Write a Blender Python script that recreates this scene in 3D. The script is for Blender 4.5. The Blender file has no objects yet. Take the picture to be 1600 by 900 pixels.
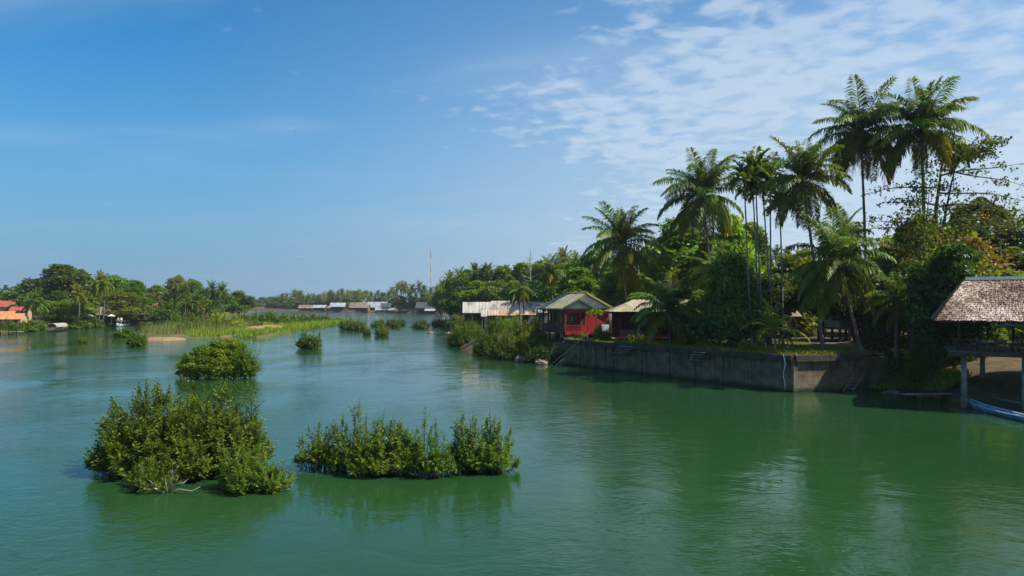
import bpy, math, random
import numpy as np
from mathutils import Vector, Matrix
R = math.radians
sc = bpy.context.scene
col = sc.collection

# ---------------------------------------------------------------- camera
F, HY, CH = 1100.0, 474.0, 9.0          # focal length in photo pixels, horizon row, camera height above the river
cd = bpy.data.cameras.new("camera"); cam = bpy.data.objects.new("camera", cd); col.objects.link(cam)
cam.location = (0, 0, CH); cam.rotation_euler = (R(90), 0, 0)
cd.sensor_width = 36; cd.lens = 36 * F / 1600; cd.shift_y = (HY - 450) / 1600
cd.clip_start = 0.1; cd.clip_end = 20000
sc.camera = cam

# ---------------------------------------------------------------- sun, sky, exposure
SUN_AZ, SUN_EL = R(-12), R(50)          # azimuth measured from +X (right of the camera)
sdir = Vector((math.cos(SUN_EL) * math.cos(SUN_AZ), math.cos(SUN_EL) * math.sin(SUN_AZ), math.sin(SUN_EL)))
sl = bpy.data.lights.new("sun", 'SUN'); sl.energy = 5.0; sl.angle = R(0.53); sl.color = (1.0, 0.93, 0.82)
so = bpy.data.objects.new("sun", sl); col.objects.link(so)
so.rotation_euler = (-sdir).to_track_quat('-Z', 'Y').to_euler(); so.location = (60, -40, 90)

world = bpy.data.worlds.new("World"); sc.world = world; world.use_nodes = True
def nodes_of(tree):
    N = tree.nodes; L = tree.links; N.clear()
    def nn(t, **kw):
        n = N.new(t)
        for k, v in kw.items():
            if k.startswith('i_'): n.inputs[k[2:].replace('_', ' ')].default_value = v
            elif k.startswith('n_'): n.inputs[int(k[2:])].default_value = v
            else: setattr(n, k, v)
        return n
    return N, L, nn
def build_sky():
    N, L, nn = nodes_of(world.node_tree)
    def M(op, a, b=None, clamp=False):
        n = nn('ShaderNodeMath', operation=op, use_clamp=clamp)
        for i, v in enumerate((a, b)):
            if v is None: continue
            if isinstance(v, (int, float)): n.inputs[i].default_value = v
            else: L.new(v, n.inputs[i])
        return n.outputs[0]
    def SM(v, a, b, c=0.0, d=1.0):
        n = nn('ShaderNodeMapRange', interpolation_type='SMOOTHSTEP'); L.new(v, n.inputs['Value'])
        for k, q in zip(('From Min', 'From Max', 'To Min', 'To Max'), (a, b, c, d)): n.inputs[k].default_value = q
        return n.outputs[0]
    def noise(vec, loc, rot, scale, det, rough, dist):
        mp = nn('ShaderNodeMapping'); mp.inputs['Location'].default_value = loc; mp.inputs['Rotation'].default_value = (0, 0, R(rot)); mp.inputs['Scale'].default_value = scale
        L.new(vec, mp.inputs[0]); n = nn('ShaderNodeTexNoise', i_Scale=1.0, i_Detail=det, i_Roughness=rough, i_Distortion=dist); L.new(mp.outputs[0], n.inputs['Vector']); return n.outputs[0]
    sky = nn('ShaderNodeTexSky', sky_type='NISHITA', sun_disc=False, sun_elevation=SUN_EL,
             sun_rotation=math.atan2(sdir.x, sdir.y), altitude=0, air_density=1.0, dust_density=0.6, ozone_density=1.6)
    bal = nn('ShaderNodeMix', data_type='RGBA', blend_type='MULTIPLY', i_Factor=1.0); L.new(sky.outputs[0], bal.inputs['A']); bal.inputs['B'].default_value = SKY_BALANCE     # the camera's cool white balance
    sat = nn('ShaderNodeHueSaturation', i_Saturation=SKY_SAT); L.new(bal.outputs['Result'], sat.inputs['Color'])
    tc = nn('ShaderNodeTexCoord'); sep = nn('ShaderNodeSeparateXYZ'); L.new(tc.outputs['Generated'], sep.inputs[0])
    x, y, z = sep.outputs
    air = nn('ShaderNodeMix', data_type='RGBA'); L.new(M('POWER', SM(z, 0.42, -0.05), 1.4), air.inputs['Factor']); L.new(sat.outputs[0], air.inputs['A']); air.inputs['B'].default_value = SKY_AIR   # thick moist air low down
    zz = M('ADD', M('MAXIMUM', z, 0.0), 0.10)
    cmb = nn('ShaderNodeCombineXYZ'); L.new(M('DIVIDE', x, zz), cmb.inputs[0]); L.new(M('DIVIDE', y, zz), cmb.inputs[1]); P = cmb.outputs[0]
    puffs = noise(P, (0.3, 0.9, 0), 38, (8.2, 9.4, 1), 4.0, 0.5, 0.3)          # rows of small puffs
    banks = noise(P, (2.2, 5.1, 0), -30, (0.7, 1.0, 1), 3.0, 0.5, 0.4)        # where the field is thick or thin
    veil = noise(P, (1.2, 8.4, 0), 35, (0.35, 1.0, 1), 4.0, 0.5, 0.7)          # long wisps of high cirrus
    side = SM(x, -0.22, 0.36)                                                    # the field thickens towards the sun's side
    cover = M('ADD', M('ADD', M('MULTIPLY', M('SUBTRACT', puffs, 0.5), 1.7), M('MULTIPLY', M('SUBTRACT', banks, 0.5), 1.6)), M('MULTIPLY', M('SUBTRACT', side, 0.72), 0.75))
    d1 = M('MULTIPLY', SM(cover, -0.16, 0.34), 0.60)
    d2 = M('MULTIPLY', SM(veil, 0.47, 0.80), M('MULTIPLY', M('ADD', M('MULTIPLY', side, 0.10), 0.46), SM(z, 0.06, 0.28, 0.15, 1.0)))
    d3 = M('MULTIPLY', M('MULTIPLY', SM(x, -0.45, 0.55), SM(z, 0.50, 0.08)), 0.66)             # sheet of thin cloud low on that side
    dens = M('SUBTRACT', 1.0, M('MULTIPLY', M('MULTIPLY', M('SUBTRACT', 1.0, d1), M('SUBTRACT', 1.0, d2)), M('SUBTRACT', 1.0, M('ADD', d3, M('MULTIPLY', SM(x, -0.62, 0.1), 0.10)))), clamp=True)
    mix = nn('ShaderNodeMix', data_type='RGBA'); L.new(dens, mix.inputs['Factor']); L.new(air.outputs['Result'], mix.inputs['A'])
    mix.inputs['B'].default_value = SKY_CLOUD
    bg = nn('ShaderNodeBackground', i_Strength=SKY_STRENGTH); L.new(mix.outputs['Result'], bg.inputs['Color'])
    out = nn('ShaderNodeOutputWorld'); L.new(bg.outputs[0], out.inputs['Surface'])
SKY_STRENGTH = 0.097
SKY_BALANCE = (0.60, 0.94, 1.10, 1)
SKY_SAT = 1.2
SKY_AIR = (1.25, 2.45, 3.95, 1)
SKY_CLOUD = (4.7, 5.6, 6.6, 1)
build_sky()
sc.view_settings.view_transform = 'Standard'; sc.view_settings.look = 'None'
sc.view_settings.exposure = 0.45; sc.view_settings.gamma = 1.0; sc.view_settings.use_curve_mapping = False
sc.cycles.use_denoising = True
sc.cycles.max_bounces = 6; sc.cycles.diffuse_bounces = 3; sc.cycles.glossy_bounces = 3; sc.cycles.transmission_bounces = 3
sc.cycles.caustics_reflective = False; sc.cycles.caustics_refractive = False

# ---------------------------------------------------------------- helpers
def W(x, y, z=0.0):
    """photo pixel on the level z -> world point"""
    Y = (CH - z) * F / (y - HY); return Vector(((x - 800) * Y / F, Y, z))
def at(x, y, Y):
    """photo pixel at depth Y -> world point"""
    return Vector(((x - 800) * Y / F, Y, CH + (HY - y) * Y / F))
def tag(o, label=None, cat=None, group=None, kind=None):
    if label: o['label'] = label
    if cat: o['category'] = cat
    if group: o['group'] = group
    if kind: o['kind'] = kind
    return o
def empty(name, loc, rz=0.0):
    o = bpy.data.objects.new(name, None); o.location = loc; o.rotation_euler = (0, 0, rz); col.objects.link(o)
    o.empty_display_size = 0.3
    return o
def link(name, me, parent=None, loc=(0, 0, 0), rot=(0, 0, 0), scale=(1, 1, 1)):
    o = bpy.data.objects.new(name, me); o.location = loc; o.rotation_euler = rot; o.scale = scale
    col.objects.link(o)
    if parent is not None: o.parent = parent
    return o
def mesh_np(name, verts, quads, mat, tint=None, smooth=False):
    """verts (n,3), quads (m,4) -> mesh with optional per-face 'tint'"""
    me = bpy.data.meshes.new(name); n, m = len(verts), len(quads)
    me.vertices.add(n); me.vertices.foreach_set('co', np.asarray(verts, np.float32).ravel())
    me.loops.add(m * 4); me.loops.foreach_set('vertex_index', np.asarray(quads, np.int32).ravel())
    me.polygons.add(m); me.polygons.foreach_set('loop_start', np.arange(0, m * 4, 4, dtype=np.int32))
    me.polygons.foreach_set('loop_total', np.full(m, 4, np.int32))
    me.update(calc_edges=True)
    if tint is not None:
        a = me.attributes.new('tint', 'FLOAT', 'FACE'); a.data.foreach_set('value', np.asarray(tint, np.float32))
    if smooth: me.polygons.foreach_set('use_smooth', np.ones(m, bool))
    me.materials.append(mat)
    return me
class MB:
    def __init__(s): s.v = []; s.f = []; s.m = []; s.mi = 0
    def quad(s, *p):
        b = len(s.v); s.v += [tuple(q) for q in p]; s.f.append(tuple(range(b, b + len(p)))); s.m.append(s.mi); return s
    def box(s, c, d, rz=0.0, M=None):
        b = len(s.v); cx, cy, cz = c; hx, hy, hz = d[0] / 2, d[1] / 2, d[2] / 2; ca, sa = math.cos(rz), math.sin(rz)
        for i in range(8):
            x = hx * (1 if i & 1 else -1); y = hy * (1 if i & 2 else -1); z = hz * (1 if i & 4 else -1)
            p = Vector((x, y, z))
            p = (M @ p) if M is not None else Vector((x * ca - y * sa, x * sa + y * ca, z))
            s.v.append((p.x + cx, p.y + cy, p.z + cz))
        for q in ((0, 2, 3, 1), (4, 5, 7, 6), (0, 1, 5, 4), (2, 6, 7, 3), (0, 4, 6, 2), (1, 3, 7, 5)):
            s.f.append(tuple(b + k for k in q)); s.m.append(s.mi)
        return s
    def bar(s, p0, p1, w, h):
        """box beam from p0 to p1, w across, h high"""
        p0, p1 = Vector(p0), Vector(p1); d = p1 - p0; L = d.length
        if L < 1e-6: return s
        t = d / L; up = Vector((0, 0, 1)) if abs(t.z) < 0.95 else Vector((0, 1, 0))
        x = t.cross(up).normalized(); z = x.cross(t)
        M = Matrix((x, t, z)).transposed()
        return s.box((p0 + p1) / 2, (w, L, h), M=M)
    def tube(s, pts, rad, n=8, cap=True):
        pts = [Vector(p) for p in pts]; k = len(pts); b = len(s.v)
        if not hasattr(rad, '__len__'): rad = [rad] * k
        for i in range(k):
            t = (pts[min(i + 1, k - 1)] - pts[max(i - 1, 0)])
            t = t.normalized() if t.length > 1e-9 else Vector((0, 0, 1))
            a = Vector((1, 0, 0)) if abs(t.x) < 0.8 else Vector((0, 1, 0))
            x = t.cross(a).normalized(); y = t.cross(x)
            for j in range(n):
                th = 2 * math.pi * j / n; q = pts[i] + (x * math.cos(th) + y * math.sin(th)) * rad[i]
                s.v.append(tuple(q))
        for i in range(k - 1):
            for j in range(n):
                s.f.append((b + i * n + j, b + i * n + (j + 1) % n, b + (i + 1) * n + (j + 1) % n, b + (i + 1) * n + j)); s.m.append(s.mi)
        if cap:
            s.f.append(tuple(b + j for j in range(n))[::-1]); s.m.append(s.mi)
            s.f.append(tuple(b + (k - 1) * n + j for j in range(n))); s.m.append(s.mi)
        return s
    def mesh(s, name, mats, smooth=False):
        me = bpy.data.meshes.new(name); me.from_pydata(s.v, [], s.f)
        if not isinstance(mats, (list, tuple)): mats = [mats]
        for m in mats: me.materials.append(m)
        if len(mats) > 1: me.polygons.foreach_set('material_index', s.m)
        if smooth: me.polygons.foreach_set('use_smooth', [True] * len(s.f))
        me.update(); return me
    def build(s, name, mats, parent=None, smooth=False, loc=(0, 0, 0), rot=(0, 0, 0)):
        return link(name, s.mesh(name, mats, smooth), parent, loc, rot)

# ---------------------------------------------------------------- materials
def new_mat(name):
    m = bpy.data.materials.new(name); m.use_nodes = True
    return (m,) + nodes_of(m.node_tree)
def surf_mat(name, ca, cb, scale=3.0, rough=0.8, bump=0.3, stretch=(1, 1, 1), detail=6, spec=0.3, cc=None, cscale=0.4, contrast=(0.35, 0.65), bscale=None, metallic=0.0):
    """two-tone noisy surface with an optional third, larger patchy tone (wear, stains)"""
    m, N, L, nn = new_mat(name)
    tc = nn('ShaderNodeTexCoord'); mp = nn('ShaderNodeMapping'); mp.inputs['Scale'].default_value = stretch
    L.new(tc.outputs['Object'], mp.inputs[0])
    n1 = nn('ShaderNodeTexNoise', i_Scale=scale, i_Detail=float(detail), i_Roughness=0.6); L.new(mp.outputs[0], n1.inputs['Vector'])
    r = nn('ShaderNodeValToRGB'); r.color_ramp.elements[0].position = contrast[0]; r.color_ramp.elements[1].position = contrast[1]
    r.color_ramp.elements[0].color = (*ca, 1); r.color_ramp.elements[1].color = (*cb, 1); L.new(n1.outputs[0], r.inputs[0])
    c = r.outputs[0]
    if cc:
        n2 = nn('ShaderNodeTexNoise', i_Scale=cscale, i_Detail=5.0, i_Roughness=0.65); L.new(mp.outputs[0], n2.inputs['Vector'])
        mr = nn('ShaderNodeMapRange'); mr.inputs['From Min'].default_value = 0.48; mr.inputs['From Max'].default_value = 0.62; L.new(n2.outputs[0], mr.inputs['Value'])
        mx = nn('ShaderNodeMix', data_type='RGBA'); L.new(mr.outputs[0], mx.inputs['Factor']); L.new(c, mx.inputs['A']); mx.inputs['B'].default_value = (*cc, 1); c = mx.outputs['Result']
    p = nn('ShaderNodeBsdfPrincipled', i_Roughness=rough, i_Metallic=metallic); p.inputs['Specular IOR Level'].default_value = spec; L.new(c, p.inputs['Base Color'])
    if bump:
        n3 = nn('ShaderNodeTexNoise', i_Scale=(bscale or scale * 2.5), i_Detail=4.0); L.new(mp.outputs[0], n3.inputs['Vector'])
        b = nn('ShaderNodeBump', i_Strength=bump, i_Distance=0.05); L.new(n3.outputs[0], b.inputs['Height']); L.new(b.outputs[0], p.inputs['Normal'])
    o = nn('ShaderNodeOutputMaterial'); L.new(p.outputs[0], o.inputs[0])
    return m
def leaf_mat(name, ca, cb, cc=None, transl=0.32, rough=0.45, spec=0.35, hue=0.035, val=0.35):
    """leaf: per-leaf tint between ca and cb (cc for the few at the top of the range), small shift per object"""
    m, N, L, nn = new_mat(name)
    at_ = nn('ShaderNodeAttribute', attribute_name='tint')
    r = nn('ShaderNodeValToRGB'); e = r.color_ramp.elements
    e[0].position = 0.0; e[0].color = (*ca, 1); e[1].position = 0.85 if cc else 1.0; e[1].color = (*cb, 1)
    if cc: k = e.new(1.0); k.color = (*cc, 1)
    L.new(at_.outputs['Fac'], r.inputs[0])
    oi = nn('ShaderNodeObjectInfo')
    h = nn('ShaderNodeMapRange'); h.inputs['To Min'].default_value = 0.5 - hue; h.inputs['To Max'].default_value = 0.5 + hue * 0.6; L.new(oi.outputs['Random'], h.inputs['Value'])
    ml = nn('ShaderNodeMath', operation='MULTIPLY', n_1=7.31); L.new(oi.outputs['Random'], ml.inputs[0])
    fr = nn('ShaderNodeMath', operation='FRACT'); L.new(ml.outputs[0], fr.inputs[0])
    v = nn('ShaderNodeMapRange'); v.inputs['To Min'].default_value = 1.14 * (1 - val); v.inputs['To Max'].default_value = 1.14 * (1 + val); L.new(fr.outputs[0], v.inputs['Value'])
    hs = nn('ShaderNodeHueSaturation'); L.new(r.outputs[0], hs.inputs['Color']); L.new(h.outputs[0], hs.inputs['Hue']); L.new(v.outputs[0], hs.inputs['Value'])
    p = nn('ShaderNodeBsdfPrincipled', i_Roughness=rough); p.inputs['Specular IOR Level'].default_value = spec; L.new(hs.outputs[0], p.inputs['Base Color'])
    t = nn('ShaderNodeBsdfTranslucent')
    th = nn('ShaderNodeHueSaturation', i_Hue=0.48, i_Saturation=1.1, i_Value=1.5); L.new(hs.outputs[0], th.inputs['Color']); L.new(th.outputs[0], t.inputs['Color'])
    mx = nn('ShaderNodeMixShader', i_Fac=transl); L.new(p.outputs[0], mx.inputs[1]); L.new(t.outputs[0], mx.inputs[2])
    o = nn('ShaderNodeOutputMaterial'); L.new(mx.outputs[0], o.inputs[0])
    return m
def plain_mat(name, c, rough=0.7, spec=0.3, var=0.25, scale=4.0, stretch=(1, 1, 1)):
    d = tuple(k * (1 - var) for k in c); return surf_mat(name, d, tuple(min(1, k * (1 + var * 0.5)) for k in c), scale=scale, rough=rough, spec=spec, bump=0.12, stretch=stretch)

M = {}
M['leaf_dark'] = leaf_mat('leaf_dark', (0.026, 0.076, 0.009), (0.078, 0.160, 0.015), (0.150, 0.205, 0.017), spec=0.25)
M['leaf_mid'] = leaf_mat('leaf_mid', (0.036, 0.092, 0.008), (0.115, 0.195, 0.014), (0.230, 0.240, 0.020), spec=0.25)
M['leaf_light'] = leaf_mat('leaf_light', (0.070, 0.150, 0.010), (0.180, 0.265, 0.014), (0.300, 0.290, 0.026), transl=0.38, spec=0.25)
M['leaf_dry'] = leaf_mat('leaf_dry', (0.080, 0.095, 0.012), (0.170, 0.165, 0.024), (0.300, 0.150, 0.030), spec=0.2)
M['leaf_bush'] = leaf_mat('leaf_bush', (0.030, 0.074, 0.007), (0.130, 0.210, 0.016), (0.330, 0.370, 0.075), transl=0.28, rough=0.5, spec=0.22, val=0.15, hue=0.02)
M['leaf_vine'] = leaf_mat('leaf_vine', (0.055, 0.105, 0.005), (0.160, 0.210, 0.010), (0.230, 0.250, 0.018), transl=0.3, val=0.12, hue=0.01, spec=0.2)
M['leaf_haze'] = leaf_mat('leaf_haze', (0.038, 0.085, 0.014), (0.110, 0.160, 0.022), spec=0.15)
M['flower'] = leaf_mat('flower', (0.30, 0.14, 0.01), (0.50, 0.26, 0.015), hue=0.01)
M['frond'] = leaf_mat('frond', (0.038, 0.084, 0.010), (0.120, 0.190, 0.018), (0.260, 0.260, 0.028), transl=0.3, rough=0.42, spec=0.4, hue=0.03, val=0.22)
M['frond_old'] = leaf_mat('frond_old', (0.090, 0.125, 0.012), (0.200, 0.215, 0.020), (0.290, 0.240, 0.040), transl=0.35, rough=0.45, hue=0.03, val=0.25)
M['frond_young'] = leaf_mat('frond_young', (0.110, 0.170, 0.012), (0.220, 0.270, 0.018), (0.300, 0.300, 0.030), transl=0.42, hue=0.02, val=0.2)
M['frond_dead'] = leaf_mat('frond_dead', (0.070, 0.045, 0.024), (0.140, 0.098, 0.055), transl=0.15, hue=0.01)
M['grass'] = leaf_mat('grass', (0.090, 0.150, 0.012), (0.185, 0.240, 0.020), (0.320, 0.270, 0.060), transl=0.4, spec=0.2)
M['reed'] = leaf_mat('reed', (0.110, 0.140, 0.030), (0.210, 0.210, 0.055), (0.300, 0.260, 0.100), transl=0.3, spec=0.2)
M['banana'] = leaf_mat('banana', (0.150, 0.230, 0.014), (0.260, 0.340, 0.022), transl=0.45, hue=0.01, val=0.12)
M['bark'] = surf_mat('bark', (0.060, 0.045, 0.032), (0.150, 0.120, 0.090), scale=5, stretch=(1, 1, 0.25), bump=0.5)
M['bark_palm'] = surf_mat('bark_palm', (0.110, 0.090, 0.070), (0.240, 0.205, 0.165), scale=2.2, stretch=(0.4, 0.4, 3.0), bump=0.6)
M['bark_areca'] = surf_mat('bark_areca', (0.150, 0.160, 0.135), (0.290, 0.290, 0.260), scale=1.5, stretch=(0.4, 0.4, 2.5), bump=0.3)
M['twig'] = surf_mat('twig', (0.050, 0.038, 0.026), (0.130, 0.100, 0.072), scale=6, bump=0.2)
M['driftwood'] = surf_mat('driftwood', (0.28, 0.24, 0.19), (0.48, 0.43, 0.36), scale=5, bump=0.3)
M['soil'] = surf_mat('soil', (0.055, 0.036, 0.020), (0.150, 0.095, 0.048), scale=0.8, bump=0.8, cc=(0.060, 0.075, 0.018), cscale=0.16, bscale=3)
M['sand'] = surf_mat('sand', (0.240, 0.135, 0.060), (0.360, 0.230, 0.115), scale=1.2, bump=0.5, bscale=4)
M['lawn'] = surf_mat('lawn', (0.060, 0.075, 0.016), (0.170, 0.160, 0.040), scale=1.2, bump=0.7, cc=(0.180, 0.120, 0.060), cscale=0.35, bscale=9)
M['island_soil'] = surf_mat('island_soil', (0.060, 0.075, 0.016), (0.130, 0.135, 0.030), scale=0.9, bump=0.6, cc=(0.200, 0.125, 0.060), cscale=0.12, bscale=4)
M['rock'] = surf_mat('rock', (0.090, 0.070, 0.052), (0.250, 0.200, 0.155), scale=1.5, bump=0.8)

# ---------------------------------------------------------------- river
def build_water():
    m, N, L, nn = new_mat('river_water')
    tc = nn('ShaderNodeTexCoord')
    def noise(scale, rot, st, det=4.0, rough=0.55, dist=0.0):
        mp = nn('ShaderNodeMapping'); mp.inputs['Rotation'].default_value = (0, 0, R(rot)); mp.inputs['Scale'].default_value = st
        L.new(tc.outputs['Object'], mp.inputs[0])
        n = nn('ShaderNodeTexNoise', i_Scale=scale, i_Detail=det, i_Roughness=rough, i_Distortion=dist); L.new(mp.outputs[0], n.inputs['Vector'])
        return n.outputs[0]
    def mr(v, a, b, c, d):
        n = nn('ShaderNodeMapRange', interpolation_type='SMOOTHSTEP'); L.new(v, n.inputs['Value'])
        for k, q in zip(('From Min', 'From Max', 'To Min', 'To Max'), (a, b, c, d)): n.inputs[k].default_value = q
        return n.outputs[0]
    def mul(a, b):
        n = nn('ShaderNodeMath', operation='MULTIPLY')
        for i, v in enumerate((a, b)):
            if isinstance(v, (int, float)): n.inputs[i].default_value = v
            else: L.new(v, n.inputs[i])
        return n.outputs[0]
    def add(a, b):
        n = nn('ShaderNodeMath', operation='ADD'); L.new(a, n.inputs[0]); L.new(b, n.inputs[1]); return n.outputs[0]
    ruffle = mr(noise(0.045, 20, (1, 0.55, 1), 5.0, 0.6, 1.2), 0.40, 0.66, 0.12, 1.15)     # slicks and ruffled patches
    sp = nn('ShaderNodeSeparateXYZ'); L.new(tc.outputs['Object'], sp.inputs[0]); ruffle = mul(ruffle, mr(sp.outputs[1], 120, 420, 1.0, 4.5))       # the open reach upstream is rougher
    fine = noise(2.6, 12, (1, 1.7, 1), 3.0, 0.5, 0.4)
    mid = noise(0.75, -14, (1, 1.5, 1), 4.0, 0.5, 0.8)
    swirl = noise(0.16, 8, (1, 1.2, 1), 3.0, 0.5, 2.2)
    h = add(add(mul(mul(fine, ruffle), 0.030), mul(mul(mid, ruffle), 0.042)), mul(swirl, 0.050))
    b = nn('ShaderNodeBump', i_Strength=1.0, i_Distance=1.0); L.new(h, b.inputs['Height'])
    cr = nn('ShaderNodeMix', data_type='RGBA'); L.new(mr(noise(0.02, 30, (1, 0.6, 1), 4.0, 0.6, 0.8), 0.35, 0.7, 0.0, 1.0), cr.inputs['Factor'])
    cr.inputs['A'].default_value = (0.0135, 0.052, 0.0145, 1); cr.inputs['B'].default_value = (0.019, 0.064, 0.020, 1)
    p = nn('ShaderNodeBsdfPrincipled', i_Roughness=0.06, i_IOR=1.333); L.new(cr.outputs['Result'], p.inputs['Base Color']); L.new(b.outputs[0], p.inputs['Normal'])
    o = nn('ShaderNodeOutputMaterial'); L.new(p.outputs[0], o.inputs[0])
    S = 3500
    w = MB().quad((-S, -400, 0), (S, -400, 0), (S, S, 0), (-S, S, 0)).build('river_water', m)
    tag(w, 'calm green river water with ripples', kind='structure')
build_water()

# ---------------------------------------------------------------- land
rng = np.random.default_rng(7)
def vnoise(x, y, s=1.0, seed=0):
    return (math.sin(x * 0.37 * s + seed) * math.cos(y * 0.29 * s + 1.3 * seed) + 0.5 * math.sin(x * 0.91 * s + 2.1 + seed) * math.sin(y * 0.83 * s + seed) + 0.3 * math.sin(x * 2.3 * s + y * 1.7 * s + seed))
SLOPE = [(-4, -1.4), (0, -0.15), (1.2, 0.6), (3, 1.5), (6, 2.6), (10, 3.3), (30, 3.7), (90, 4.2), (700, 5.0)]
LOW = [(-4, -1.4), (0, -0.15), (1.5, 0.4), (4, 1.0), (9, 1.8), (18, 2.4), (40, 2.8), (90, 3.2), (700, 4.0)]
STEEP = [(0.3, -1.4), (0.6, 0.3), (0.9, 2.0), (1.3, 3.3), (6, 3.4), (10, 3.4), (30, 3.7), (90, 4.2), (700, 5.0)]
def bank(name, pts, mat, label, amp=0.25):
    """strip of land: pts = (x, y, inland dir x, inland dir y, profile)"""
    rows = []
    for i in range(len(pts) - 1):
        a, b = pts[i], pts[i + 1]; L = math.hypot(a[0] - b[0], a[1] - b[1]); n = max(1, int(L / (2.5 if a[1] < 180 else 9)))
        for k in range(n + (i == len(pts) - 2)):
            t = k / n; x = a[0] + (b[0] - a[0]) * t; y = a[1] + (b[1] - a[1]) * t
            dx = a[2] + (b[2] - a[2]) * t; dy = a[3] + (b[3] - a[3]) * t; l = math.hypot(dx, dy); dx /= l; dy /= l
            pr = [((p[0] * (1 - t) + q[0] * t), (p[1] * (1 - t) + q[1] * t)) for p, q in zip(a[4], b[4])]
            row = []
            for j in range(len(pr) - 1):
                sub = 3 if j < 6 else 5
                for s in range(sub):
                    u = s / sub; row.append((pr[j][0] + (pr[j + 1][0] - pr[j][0]) * u, pr[j][1] + (pr[j + 1][1] - pr[j][1]) * u))
            row.append(pr[-1])
            wob = vnoise(x, y, 0.6, 3) * 0.5
            rows.append([(x + dx * (d + wob), y + dy * (d + wob), z + amp * vnoise(x + dx * d, y + dy * d, 1.0, 5) * (0.4 if z < 0.3 else 1)) for d, z in row])
    v = [p for r in rows for p in r]; k = len(rows[0])
    q = [(i * k + j, i * k + j + 1, (i + 1) * k + j + 1, (i + 1) * k + j) for i in range(len(rows) - 1) for j in range(k - 1)]
    o = link(name, mesh_np(name, np.array(v), np.array(q), mat, smooth=True)); tag(o, label, kind='structure'); return o
bank('right_bank', [(-420, 960, 0, 1, LOW), (-280, 832, 0.1, 1, LOW), (-194, 765, 0.2, 1, LOW), (-108, 664, 0.3, 1, LOW), (-58, 582, 0.6, 0.8, LOW), (-30, 430, 1, 0.35, LOW), (-19, 290, 1, 0.2, LOW),
                    (-13, 170, 1, 0.15, SLOPE), (-12, 150, 1, 0.15, SLOPE), (-8, 130, 1, 0.2, SLOPE), (-2, 115, 1, 0.35, SLOPE), (7.2, 104.5, 1, 0.4, STEEP), (28.6, 71.6, 1, 0.36, STEEP), (36.4, 73.8, 1, 0.2, STEEP),
                    (38.6, 72, 1, 0.12, SLOPE), (40.5, 64, 1, 0.1, SLOPE), (43, 52, 1, 0, SLOPE), (46, 25, 1, 0, SLOPE), (48, -60, 1, 0, SLOPE)], M['soil'], 'earth river bank under the palms and houses')
bank('left_bank', [(-170, 60, -1, -0.3, LOW), (-152, 206, -1, 0, LOW), (-161, 254, -1, 0.1, LOW), (-157, 283, -1, 0.1, LOW), (-155, 341, -1, 0.1, LOW), (-190, 500, -1, 0.2, LOW), (-330, 900, -1, 0.4, LOW), (-700, 1500, -1, 0.7, LOW)], M['soil'], 'earth bank below the trees on the far left')
# the yard behind the river wall
yard = MB().quad((8.0, 104.2, 3.56), (28.7, 71.7, 3.56), (36.0, 73.7, 3.6), (46, 77, 3.62), (46, 112, 3.72), (20, 116, 3.72))
tag(yard.build('yard_ground', M['lawn']), 'grassy yard on top of the river wall', kind='structure')
def island(name, poly, prof, mat, label):
    cx = sum(p[0] for p in poly) / len(poly); cy = sum(p[1] for p in poly) / len(poly); dense = []
    for i in range(len(poly)):
        a, b = poly[i], poly[(i + 1) % len(poly)]
        for k in range(8): t = k / 8; dense.append((a[0] + (b[0] - a[0]) * t, a[1] + (b[1] - a[1]) * t))
    v = []
    for s, z in prof:
        for (x, y) in dense:
            e = 1 + 0.05 * vnoise(x, y, 0.8, 2); v.append((cx + (x - cx) * s * e, cy + (y - cy) * s * e, z + 0.12 * vnoise(x * s, y * s, 1.5, 4)))
    n = len(dense); q = [(i * n + j, i * n + (j + 1) % n, (i + 1) * n + (j + 1) % n, (i + 1) * n + j) for i in range(len(prof) - 1) for j in range(n)]
    o = link(name, mesh_np(name, np.array(v), np.array(q), mat, smooth=True)); tag(o, label, kind='structure'); return o
ISL = [(-89, 172), (-76, 177), (-78, 215), (-80, 268), (-88, 345), (-106, 340), (-118, 262), (-112, 215), (-103, 190)]
island('island_ground', ISL, [(1.02, -0.4), (0.97, 0.1), (0.9, 0.45), (0.6, 0.8), (0.0, 0.9)], M['island_soil'], 'low sandy island in the river')
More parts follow.
